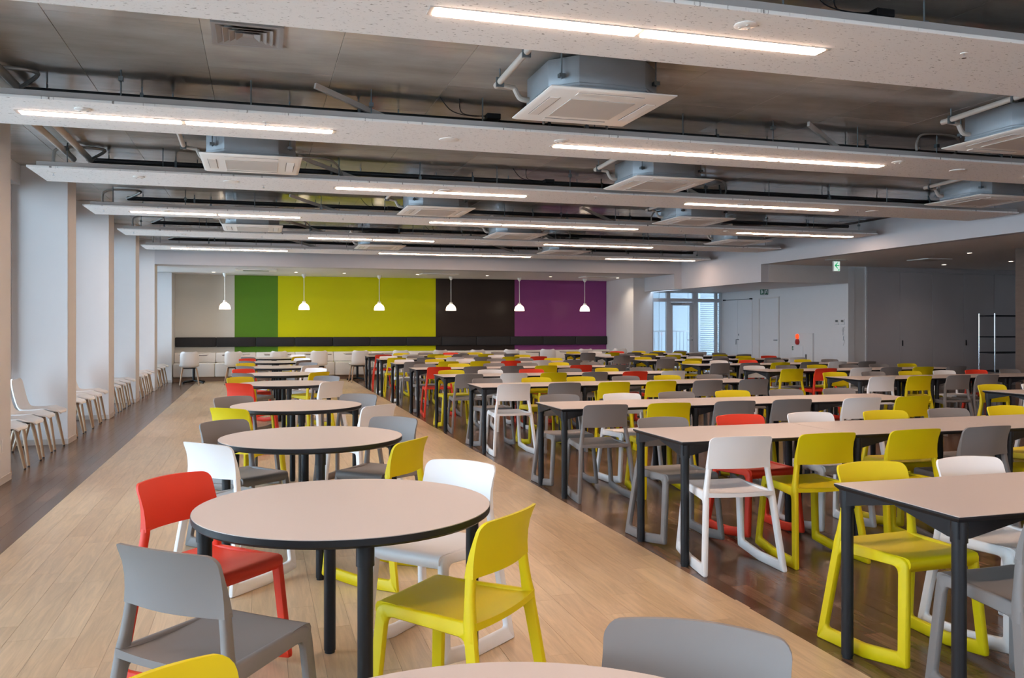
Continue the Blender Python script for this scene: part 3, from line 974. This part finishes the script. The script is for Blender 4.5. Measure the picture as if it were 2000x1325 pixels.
# ------------------------------------------------------------------ alcove ceiling fittings
for i, (x, y, w_) in enumerate(((-0.07, 21.75, 0.48), (4.5, 22.1, 0.48), (9.0, 22.1, 0.48))):
    t = thing('flush_air_conditioner', 'flush ceiling cassette over the bench alcove, %s' % ['left', 'middle', 'right'][i], 'air conditioner', (x, y, 2.8), group='flush cassettes over the bench')
    MB().box(-w_, w_, -0.3, 0.3, -0.025, 0).build('fascia', M_acw, t, bevel=0.006, seg=1)
    MB().box(-0.3, 0.3, -0.12, 0.12, -0.028, -0.025).build('slot', M_lcd if i == 0 else M_acg, t)
for i, x in enumerate((-1.1, 0.9, 2.1, 4.0, 5.9, 7.7, 9.7)):
    t = thing('downlight', 'small round downlight in the alcove ceiling, %s from left' % ORD[i], 'downlight', (x, 22.4 if i else 22.9, 2.8), group='alcove downlights')
    MB().lathe([(0.0, 0.0), (0.055, 0.0), (0.058, -0.004), (0.045, -0.006), (0.045, -0.002), (0.0, -0.002)][::-1], 18).build('trim_ring', M_white, t)
    MB().lathe([(0.0, -0.002), (0.040, -0.002), (0.040, -0.004), (0.0, -0.004)][::-1], 16).build('lens', M_spot, t)
for i, (x, y) in enumerate(((12.75, 13.0), (15.2, 14.4), (14.6, 15.6))):
    t = thing('downlight', 'small downlight in the dim right ceiling, %s from left' % ORD[i], 'downlight', (x, y, 2.8), group='right ceiling downlights')
    MB().lathe([(0.0, 0.0), (0.06, 0.0), (0.062, -0.004), (0.045, -0.006), (0.045, -0.002), (0.0, -0.002)][::-1], 18).build('trim_ring', M_white, t)
    MB().lathe([(0.0, -0.002), (0.040, -0.002), (0.040, -0.004), (0.0, -0.004)][::-1], 16).build('lens', M_spot, t)
t = thing('ceiling_grille', 'flat square grille in the dim right ceiling', 'grille', (13.2, 14.5, 2.8))
MB().box(-0.3, 0.3, -0.3, 0.3, -0.015, 0).build('grille_frame', M_ceilr, t, bevel=0.004, seg=1)
MB().box(-0.25, 0.25, -0.25, 0.25, -0.018, -0.015).build('grille_plate', M_acg, t)

# light of the alcove downlights
for x, y in ((-1.1, 22.9), (0.9, 22.4), (2.1, 22.4), (4.0, 22.4), (5.9, 22.4), (7.7, 22.4), (9.7, 22.4), (12.75, 13.0), (15.2, 14.4), (14.6, 15.6)):
    l = bpy.data.lights.new('downlight_beam', 'SPOT')
    l.energy = 42 if x < 11 else 12
    l.spot_size = R(130)
    l.spot_blend = 1.0
    l.color = (1.0, 0.82, 0.64)
    l.shadow_soft_size = 0.04
    o = bpy.data.objects.new('downlight_beam', l)
    C.objects.link(o)
    o.location = (x, y, 2.785)

# pendants
for i in range(6):
    x = -0.84 + 1.972 * i
    t = thing('pendant_lamp', 'lit white bell pendant lamp over the bench, %s from left' % ORD[i], 'pendant lamp', (x, 23.2, 2.8), group='pendant lamps over the bench')
    MB().lathe([(0.0, 0), (0.062, 0), (0.058, -0.03), (0.03, -0.085), (0.01, -0.10), (0.0, -0.10)][::-1], 16).build('canopy', M_cord, t, smooth=True)
    MB().tube([(0, 0, -0.095), (0, 0, -0.73)], 0.009, 8).build('cord', M_cord, t)
    MB().lathe([(0.0, -0.71), (0.042, -0.71), (0.045, -0.76), (0.0, -0.76)][::-1], 16).build('lamp_holder', M_cord, t, smooth=True)
    MB().lathe([(0.0, -0.752), (0.045, -0.755), (0.062, -0.775), (0.098, -0.80), (0.125, -0.84), (0.138, -0.89), (0.141, -0.935), (0.134, -0.935), (0.112, -0.85), (0.05, -0.79), (0.0, -0.785)][::-1], 24).build('shade', M_pend, t, smooth=True, ang=60)

# ------------------------------------------------------------------ bench along the back wall
pl = MB().box(-2.115, 10.10, 23.60, 24.19, 0, 0.115).build('bench_plinth', M_plinth)
tag(pl, 'brown wooden plinth under the long white bench', 'plinth')


def cushion(x0, x1, y0, y1, z0, z1, b):
    return MB().box(x0, x1, y0, y1, z0, z1)


sc_me = MB().box(-0.507, 0.507, 0, 0.55, 0.115, 0.475).mesh('seat_cushion', bevel=0.03, seg=3)
bc_me = MB().box(-0.507, 0.507, 0.40, 0.685, 0.477, 0.735).mesh('back_cushion', bevel=0.022, seg=3)
hc_me = MB().box(-0.507, 0.507, 0, 0.09, 0, 0.255).mesh('head_cushion', bevel=0.022, seg=3)
BX = [-2.115 + 1.018 * (i + 0.5) for i in range(12)]
for i, x in enumerate(BX):
    nm = '%s from the left end' % ORD[i]
    t = thing('bench_module', 'white leather bench module with low back, %s' % nm, 'bench', (x, 23.5, 0), group='white bench modules')
    ob('seat_cushion', sc_me, M_leather, t)
    ob('back_cushion', bc_me, M_leather, t)
    o = ob('head_cushion', hc_me, M_navy, None, (x, 24.105, 0.882))
    tag(o, 'charcoal padded wall cushion above the bench, %s' % nm, 'wall cushion', 'charcoal wall cushions')

# ------------------------------------------------------------------ shell chair with wooden legs
def make_shell_chair():
    t = thing('shell_chair', 'x', 'chair')
    prof = [(0.240, 0.416, 0.120), (0.238, 0.426, 0.155), (0.231, 0.436, 0.178), (0.218, 0.443, 0.195), (0.19, 0.448, 0.211), (0.12, 0.446, 0.225), (0.03, 0.438, 0.228), (-0.06, 0.434, 0.225), (-0.13, 0.438, 0.222), (-0.175, 0.458, 0.218), (-0.205, 0.500, 0.214),
            (-0.225, 0.56, 0.212), (-0.243, 0.63, 0.212), (-0.258, 0.70, 0.210), (-0.270, 0.76, 0.203), (-0.276, 0.79, 0.185), (-0.279, 0.805, 0.145)]
    nu = 10
    grid = []
    for i, (y, z, hw) in enumerate(prof):
        a = prof[max(i - 1, 0)]
        b = prof[min(i + 1, len(prof) - 1)]
        tx, tz = b[0] - a[0], b[1] - a[1]
        l_ = math.hypot(tx, tz)
        ny, nz = tz / l_, -tx / l_          # towards the sitter: up on the seat, forward on the back
        if nz < 0 and i < 8:
            ny, nz = -ny, -nz
        row = []
        for j in range(nu + 1):
            u = -1 + 2 * j / nu
            lift = 0.030 * u * u * u * u + 0.012 * u * u
            if i < 5:
                lift *= 0.3
            row.append(Vector((hw * u, y + ny * lift, z + nz * lift)))
        grid.append(row)
    m = MB()
    n = nu + 1
    th = 0.011
    vs_, fs = [], []
    for lay in (0, 1):
        for i, row in enumerate(grid):
            for j, p in enumerate(row):
                i0, i1 = max(i - 1, 0), min(i + 1, len(grid) - 1)
                j0, j1 = max(j - 1, 0), min(j + 1, nu)
                nn = (grid[i1][j] - grid[i0][j]).cross(grid[i][j1] - grid[i][j0]).normalized()
                vs_.append(p - nn * th * lay * 1.0)
    K = len(grid) * n
    for i in range(len(grid) - 1):
        for j in range(nu):
            a = i * n + j
            fs.append((a, a + 1, a + n + 1, a + n))
            fs.append((K + a, K + a + n, K + a + n + 1, K + a + 1))
    per = [j for j in range(n)] + [i * n + nu for i in range(1, len(grid))] + [(len(grid) - 1) * n + j for j in range(nu - 1, -1, -1)] + [i * n for i in range(len(grid) - 2, 0, -1)]
    for q in range(len(per)):
        a, b = per[q], per[(q + 1) % len(per)]
        fs.append((a, K + a, K + b, b))
    m.add(vs_, fs)
    m.build('shell', M_hal, t, smooth=True, ang=50)
    MB().box(-0.15, 0.15, -0.13, 0.13, 0.400, 0.418).build('seat_mount', M_black, t, bevel=0.004, seg=1)
    for sx in (-1, 1):
        for (y0, y1) in ((0.135, 0.205), (-0.12, -0.225)):
            lg = MB().tube([(sx * 0.155, y0, 0.412), (sx * 0.175, y0 + (y1 - y0) * 0.3, 0.30), (sx * 0.215, y1, 0.012)], [0.019, 0.0185, 0.0135], 10).build('leg', M_beech, t, smooth=True)
            MB().tube([(sx * 0.215, y1, 0.012), (sx * 0.2165, y1 * 1.005, 0.0)], 0.0115, 8).build('foot_glide', M_black, lg)
    return t


sh0 = make_shell_chair()
first = True
for b in range(5):
    y0 = [8.96, 11.93, 14.88, 17.87, 20.91][b]
    for j in range(4):
        o = sh0 if first else copy_tree(sh0)
        first = False
        if b == 4 and j > 1:
            pass
        o.location = (-2.435 + random.uniform(-0.012, 0.012), y0 + 0.37 + 0.585 * j, 0)
        o.rotation_euler = (0, 0, -PI / 2 + R(random.uniform(-3, 3)))
        tag(o, 'white shell chair with oak legs, %s window bay, %s from the camera' % (ORD[b], ORD[j]), 'chair', 'shell chairs by the windows')
tb0 = None
for i, x in enumerate(BX):
    o = copy_tree(sh0)
    jx = random.uniform(-0.03, 0.03)
    o.location = (x + jx, 22.24 + random.uniform(-0.04, 0.04), 0)
    o.rotation_euler = (0, 0, R(random.choice([-14, -4, 3, 5, 12]) if i else 5))
    tag(o, 'white shell chair facing the bench, %s from left' % ORD[i], 'chair', 'shell chairs facing the bench')
    if tb0 is None:
        tb0 = thing('bench_table', 'x', 'table')
        MB().box(-0.34, 0.34, -0.30, 0.30, 0.705, 0.716).build('table_top', M_top, tb0, bevel=0.003, seg=1)
        MB().box(-0.325, 0.325, -0.285, 0.285, 0.692, 0.705).build('table_underside', M_black, tb0)
        MB().tube([(0, 0, 0.05), (0, 0, 0.692)], 0.032, 12).build('pedestal', M_black, tb0, smooth=True)
        for a in range(4):
            q = a * PI / 2 + PI / 4
            MB().tube([(0, 0, 0.065), (0.18 * math.cos(q), 0.18 * math.sin(q), 0.045), (0.34 * math.cos(q), 0.34 * math.sin(q), 0.03)], [0.026, 0.022, 0.014], 8).tube([(0.33 * math.cos(q), 0.33 * math.sin(q), 0.0), (0.33 * math.cos(q), 0.33 * math.sin(q), 0.03)], 0.022, 10).build('base_arm', M_black, tb0, smooth=True)
        tt = tb0
    else:
        tt = copy_tree(tb0)
    tt.location = (x + 0.03, 22.98, 0)
    tag(tt, 'small pedestal table at the bench, %s from left' % ORD[i], 'table', 'pedestal tables at the bench')

# ------------------------------------------------------------------ moulded skid chair
def arc_pts(prev, p, nxt, r, n):
    p, a, b = Vector(p), Vector(prev), Vector(nxt)
    u, v = (a - p).normalized(), (b - p).normalized()
    ang = u.angle(v)
    d = min(r / math.tan(ang / 2), (a - p).length * 0.45, (b - p).length * 0.45)
    s, e = p + u * d, p + v * d
    out = []
    for i in range(n):
        t = i / (n - 1)
        out.append((1 - t) ** 2 * s + 2 * t * (1 - t) * p + t * t * e)
    return out


def side_x(z, y=-0.2):
    """half spacing of the side frames at height z: splayed towards the floor"""
    pts = [(0.0, 0.241), (0.45, 0.205), (0.60, 0.181), (0.70, 0.174), (0.80, 0.175)]
    for (z0, x0), (z1, x1) in zip(pts, pts[1:]):
        if z <= z1:
            return x0 + (x1 - x0) * (z - z0) / (z1 - z0) - 0.07 * (y + 0.2)
    return pts[-1][1]


def make_chair_meshes():
    out = {}
    outer = [(-0.262, 0.0), (0.01, 0.0), (0.240, 0.034), (0.212, 0.466), (-0.194, 0.462)]
    inner = [(-0.214, 0.060), (0.005, 0.060), (0.192, 0.086), (0.166, 0.425), (-0.158, 0.410)]
    ro = [0.006, 0.25, 0.012, 0.045, 0.02]
    ri = [0.018, 0.25, 0.018, 0.035, 0.03]
    nn = [4, 5, 4, 5, 4]
    O, I = [], []
    k = len(outer)
    for i in range(k):
        O += arc_pts(outer[i - 1], outer[i], outer[(i + 1) % k], ro[i], nn[i])
        I += arc_pts(inner[i - 1], inner[i], inner[(i + 1) % k], ri[i], nn[i])
    t = 0.0135
    for s, nm in ((-1, 'l'), (1, 'r')):
        m = MB()
        rings = []
        for o_, i_ in zip(O, I):
            d = (i_ - o_)
            l_ = d.length
            e = min(0.006, l_ * 0.2) / l_
            ring = []
            for (f_, h) in ((0, -t + 0.006), (e, -t), (1 - e, -t), (1, -t + 0.006), (1, t - 0.006), (1 - e, t), (e, t), (0, t - 0.006)):
                q = o_ + d * f_
                ring.append((s * (side_x(q.y, q.x) + h), q.x, q.y))
            rings.append(ring)
        m.loft(rings, closed=True)
        # upright from the seat to the back
        rings = []
        for (y, z, hw) in ((-0.180, 0.40, 0.020), (-0.175, 0.455, 0.022), (-0.170, 0.50, 0.018), (-0.166, 0.55, 0.0165), (-0.164, 0.59, 0.0165), (-0.1635, 0.610, 0.0150)):
            X = side_x(z)
            b_ = 0.005
            rings.append([(s * (X + h), y + w_, z) for (w_, h) in ((-hw, -t + b_), (-hw + b_, -t), (hw - b_, -t), (hw, -t + b_), (hw, t - b_), (hw - b_, t), (-hw + b_, t), (-hw, t - b_))])
        m.loft(rings)
        out['side_' + nm] = m.mesh('side_frame', smooth=True, ang=50)
    # backrest: concave panel with rounded upper corners
    m = MB()
    rows = [(0.597, 1.0, 0.0), (0.605, 1.0, 0.0), (0.64, 1, 0), (0.68, 1, 0), (0.72, 1, 0), (0.750, 1, 0)]
    rc = 0.033
    for a in (0.35, 0.75, 1.1, 1.4, 1.5708):
        rows.append((0.750 + rc * math.sin(a), 1.0, rc * (1 - math.cos(a))))
    nu = 14
    front, back = [], []
    for z, w_, cut in rows:
        tt_ = max(0.0, (z - 0.597) / 0.19)
        yc = -0.1635 - 0.006 * tt_ - 0.046 * tt_ ** 2.2
        hw = side_x(z) + 0.0135 + 0.006 * ((z - 0.6) / 0.19) ** 2 - cut
        fr_, bk_ = [], []
        for j in range(nu + 1):
            u = -1 + 2 * j / nu
            ue = hw * u / (side_x(z) + 0.0135)
            y = yc - 0.036 * (1 - ue * ue)
            zz = z + 0.006 * (1 - u * u) * ((z - 0.6) / 0.19)
            th = 0.006 + 0.0105 * abs(u) ** 5 * max(0.0, 1 - (z - 0.597) / 0.13)
            fr_.append((hw * u, y + th, zz))
            bk_.append((hw * u, y - th, zz))
        front.append(fr_)
        back.append(bk_)
    n = nu + 1
    vs_ = [p for r_ in front for p in r_] + [p for r_ in back for p in r_]
    K = n * len(rows)
    fs = []
    for i in range(len(rows) - 1):
        for j in range(nu):
            a = i * n + j
            fs.append((a, a + 1, a + n + 1, a + n))
            fs.append((K + a, K + a + n, K + a + n + 1, K + a + 1))
    per = list(range(n)) + [i * n + nu for i in range(1, len(rows))] + [(len(rows) - 1) * n + j for j in range(nu - 1, -1, -1)] + [i * n for i in range(len(rows) - 2, 0, -1)]
    for q in range(len(per)):
        a, b = per[q], per[(q + 1) % len(per)]
        fs.append((a, K + a, K + b, b))
    m.add(vs_, fs)
    out['back'] = m.mesh('backrest', smooth=True, ang=50)
    # seat: shallow dish with a rolled front edge
    m = MB()
    prof = [(0.221, 0.432, 0.024), (0.222, 0.450, 0.030), (0.214, 0.464, 0.030), (0.195, 0.4685, 0.026), (0.15, 0.4675, 0.024), (0.08, 0.4620, 0.022), (0.0, 0.4560, 0.020), (-0.08, 0.4530, 0.020), (-0.14, 0.4545, 0.021), (-0.18, 0.460, 0.024), (-0.20, 0.463, 0.026)]
    nu = 10
    tp, bt = [], []
    for i, (y, z, th) in enumerate(prof):
        hw = 0.208 - 0.07 * (y + 0.2)
        a, b = [], []
        for j in range(nu + 1):
            u = -1 + 2 * j / nu
            dz = 0.006 * (1 - u * u) * (1 if i > 3 else 0.3)
            yy = y - (0.014 * (1 - u * u) if i >= 9 else 0)
            a.append((hw * u, yy, z - dz))
            b.append((hw * u * 0.985, yy - (0.024 if i < 3 else 0), z - th - dz * 0.5))
        tp.append(a)
        bt.append(b)
    n = nu + 1
    vs_ = [p for r_ in tp for p in r_] + [p for r_ in bt for p in r_]
    K = n * len(prof)
    fs = []
    for i in range(len(prof) - 1):
        for j in range(nu):
            a = i * n + j
            fs.append((a, a + 1, a + n + 1, a + n))
            fs.append((K + a, K + a + n, K + a + n + 1, K + a + 1))
    per = list(range(n)) + [i * n + nu for i in range(1, len(prof))] + [(len(prof) - 1) * n + j for j in range(nu - 1, -1, -1)] + [i * n for i in range(len(prof) - 2, 0, -1)]
    for q in range(len(per)):
        a, b = per[q], per[(q + 1) % len(per)]
        fs.append((a, K + a, K + b, b))
    m.add(vs_, fs)
    out['seat'] = m.mesh('seat', smooth=True, ang=50)
    return out


CH = make_chair_meshes()
CM = {'Y': (M_Y, 'yellow'), 'G': (M_G, 'grey'), 'W': (M_W, 'white'), 'R': (M_R, 'red')}
for me_ in CH.values():
    me_.materials.append(M_W)


def skid_chair(x, y, rz, col, label, group):
    m = CM[col][0]
    t = thing('skid_chair', label, 'chair', (x, y, 0), rz, group)
    ob('seat', CH['seat'], m, t)
    ob('backrest', CH['back'], m, t)
    ob('side_frame', CH['side_l'], m, t)
    ob('side_frame', CH['side_r'], m, t)
    return t


# ------------------------------------------------------------------ long tables in rows
TW, TD, TH = 1.2, 0.69, 0.74


def leg_mesh(h):
    return MB().tube([(0, 0, 0.012), (0, 0, h)], 0.0255, 14).tube([(0, 0, 0), (0, 0, 0.012)], 0.022, 14).mesh('leg', smooth=True)


LEG = leg_mesh(0.70)
tt_me = MB().box(-TW / 2 + 0.003, TW / 2 - 0.003, -TD / 2, TD / 2, 0.7375, 0.740).mesh('table_top')
ed_me = MB().loft([[(-a, -b, z), (a, -b, z), (a, b, z), (-a, b, z)] for a, b, z in ((TW / 2 - 0.014, TD / 2 - 0.014, 0.716), (TW / 2 - 0.002, TD / 2 - 0.0, 0.730), (TW / 2 - 0.002, TD / 2, 0.7375))]).mesh('table_edge')
# corner casting: two tapered wings that run from the leg head along the edges
cc = MB()
cc.prism([(-0.024, 0.716), (-0.024, 0.655), (0.03, 0.655), (0.30, 0.712), (0.30, 0.716)], -0.022, -0.008, 'x')
cc.prism([(-0.024, 0.716), (-0.024, 0.655), (0.03, 0.655), (0.30, 0.712), (0.30, 0.716)], -0.022, -0.008, 'y')
cc.tube([(0, 0, 0.64), (0, 0, 0.716)], 0.030, 14)
cc_me = cc.mesh('corner_bracket', smooth=True, ang=40)


def make_table():
    t = thing('long_table', 'x', 'table')
    ob('table_top', tt_me, M_top, t)
    ob('table_edge', ed_me, M_black, t)
    for sx in (-1, 1):
        for sy_ in (-1, 1):
            lx, ly = sx * (TW / 2 - 0.04), sy_ * (TD / 2 - 0.04)
            o = ob('leg', LEG, M_black, t, (lx, ly, 0))
            b = ob('corner_bracket', cc_me, M_black, o)
            b.rotation_euler = (0, 0, {(-1, -1): 0, (1, -1): PI / 2, (1, 1): PI, (-1, 1): -PI / 2}[(sx, sy_)])
    return t


RYT = [2.81, 4.88, 6.965, 9.59, 11.66, 13.76, 15.84, 17.93, 19.95]
A_FAR = ['YWGYGW', 'GRWYGY', 'GWGYGG', 'GYYGYG', 'YWRGYG', 'GYGGYG', 'WYWGGY', 'WGYGWY', 'GYGRYG']
A_NEAR = ['GYWGYG', 'WYYGYG', 'GYGGWY', 'WGYYGG', 'GWYGRW', 'RGGYRG', 'GYYRWG', 'YGWGYR', 'RWYGYG']
B_FAR = [None, None, 'YWGYGW', 'YGYWRG', 'WGYGGY', 'YWRGYG', 'YGWGYR', 'WGYWGG', 'YWRYYG']
B_NEAR = [None, None, 'GYGWGY', 'WYGGWG', 'YRWGYG', 'GGYGWG', 'GYGYGW', 'GGYGYG', 'GYGGYW']
DX = {('A', 1, 'n'): [-0.02, -0.05, -0.04, -0.09, 0, 0], ('A', 0, 'f'): [0.04, -0.005, 0, 0, 0, 0], ('A', 2, 'n'): [0, -0.02, 0, -0.03, 0.06, 0.0], ('B', 3, 'n'): [-0.1, -0.15, -0.12, -0.25, 0.3, 0.0]}
tab0 = None
rr = random.Random(11)
for blk, X0, FAR, NEAR in (('A', 2.37, A_FAR, A_NEAR), ('B', 7.335, B_FAR, B_NEAR)):
    bname = 'left' if blk == 'A' else 'right'
    for r_, yc in enumerate(RYT):
        if FAR[r_] is None:
            continue
        rown = r_ if blk == 'A' else r_ - 2
        for k in range(3):
            xc = X0 + TW * (k + 0.5)
            if px(xc - TW / 2, yc + TD / 2) > 2400:
                continue
            if tab0 is None:
                tab0 = make_table()
                o = tab0
            else:
                o = copy_tree(tab0)
            o.location = (xc, yc, 0)
            tag(o, 'long pale table, %s row of the %s block, %s' % (ORD[rown], bname, ['leftmost', 'middle', 'rightmost'][k]), 'table', 'long tables in rows')
        for k in range(6):
            for side in ('f', 'n'):
                col = (FAR if side == 'f' else NEAR)[r_][k]
                x = X0 + (0.33 if side == 'n' else 0.295) + 0.6 * k + rr.uniform(-0.015, 0.015)
                dd = DX.get((blk, r_, side))
                if dd:
                    x += dd[k]
                y = yc + (TD / 2 - 0.045 if side == 'f' else -TD / 2 + 0.045) + rr.uniform(-0.02, 0.02)
                if px(x - 0.25, y) > 2350 or depth(x, y) < 0.8:
                    continue
                rz = (PI if side == 'f' else 0) + R(rr.uniform(-2.5, 2.5))
                if (blk, r_, side, k) == ('A', 1, 'n', 0):
                    rz = R(-5)
                skid_chair(x, y, rz, col, '%s plastic chair, %s side, %s row of %s table block, %s from left' % (CM[col][1], 'far' if side == 'f' else 'near', ORD[rown], bname, ORD[k]),
                           '%s chairs at the long tables' % CM[col][1])

# ------------------------------------------------------------------ round tables down the aisle
RT = [1.125, 3.30, 5.41, 7.62, 10.62, 12.78, 14.95, 17.15, 19.3]
TRX = 0.312
RAD = 0.548
rt_me = MB().lathe([(0.0, 0.7375), (RAD, 0.7375), (RAD, 0.740), (0.0, 0.740)][::-1], 72).mesh('table_top', smooth=True, ang=30)
re_me = MB().lathe([(0.0, 0.706), (RAD - 0.012, 0.706), (RAD + 0.001, 0.716), (RAD + 0.002, 0.7375), (0.0, 0.7375)][::-1], 72).mesh('table_edge', smooth=True, ang=30)
rb = MB()
rb.tube([(0, 0, 0.64), (0, 0, 0.712)], 0.030, 14)
rb.prism([(0.02, 0.712), (0.02, 0.645), (0.06, 0.66), (0.22, 0.708), (0.22, 0.712)], -0.012, 0.012, 'y')
rb_me = rb.mesh('leg_bracket', smooth=True, ang=40)


def make_round():
    t = thing('round_table', 'x', 'table')
    ob('table_top', rt_me, M_top, t)
    ob('table_edge', re_me, M_black, t)
    for a in range(4):
        q = a * PI / 2 + R(2)
        o = ob('leg', LEG, M_black, t, (0.50 * math.cos(q), 0.50 * math.sin(q), 0))
        b = ob('leg_bracket', rb_me, M_black, o)
        b.rotation_euler = (0, 0, q + PI)
    return t


CORN = ['left near', 'left far', 'right near', 'right far']
GEN = [(-0.54, -0.60, 0.66, 0.75), (-0.55, 0.62, 0.58, -0.81), (0.51, -0.55, -0.66, 0.75), (0.53, 0.58, -0.60, -0.80)]
POSE = {1: [(-0.12, 2.778, -41.2), (-0.189, 3.708, -132.9), (0.669, 2.954, 45.4), (0.747, 3.749, 133.0)],
        2: [(-0.117, 5.06, -47.5), (-0.095, 5.873, -141.1), (0.655, 4.90, 52.0), (0.76, 5.78, 139.0)]}
SPEC = {3: [(-0.235, 6.98, 0.66, 0.75), (-0.23, 8.12, 0.50, -0.86), (0.94, 6.93, -0.62, 0.78), (0.90, 8.10, -0.56, -0.83)],
        0: [None, (-0.20, 1.63, 0.70, -0.71), None, (0.878, 1.615, -0.60, -0.80)]}
RCOL = [['G', 'Y', 'Y', 'G'], ['G', 'R', 'Y', 'W'], ['W', 'G', 'Y', 'G'], ['Y', 'G', 'W', 'G'], ['R', 'Y', 'W', 'G'], ['G', 'R', 'Y', 'W'], ['G', 'Y', 'W', 'G'], ['G', 'R', 'G', 'W'], ['G', 'W', 'Y', 'W']]
r0 = None
for i, y in enumerate(RT):
    if r0 is None:
        r0 = make_round()
        o = r0
    else:
        o = copy_tree(r0)
    o.location = (TRX + (0.03 if i == 0 else 0), y, 0)
    tag(o, 'round pale table in the oak aisle, %s from the camera' % ORD[i], 'table', 'round tables down the aisle')
    for c in range(4):
        if i in SPEC:
            q = SPEC[i][c]
            if q is None:
                continue
        else:
            g_ = GEN[c]
            q = (TRX + g_[0], y + g_[1], g_[2], g_[3])
        nx, ny = q[2], q[3]
        l_ = math.hypot(nx, ny)
        nx, ny = nx / l_, ny / l_
        col = RCOL[i][c]
        pose = (q[0] + nx * 0.222, q[1] + ny * 0.222, math.atan2(-nx, ny))
        if i in POSE:
            pose = (POSE[i][c][0], POSE[i][c][1], R(POSE[i][c][2]))
        skid_chair(*pose, col, '%s plastic chair at the %s round table from camera, %s seat' % (CM[col][1], ORD[i], CORN[c]), '%s chairs at the round tables' % CM[col][1])
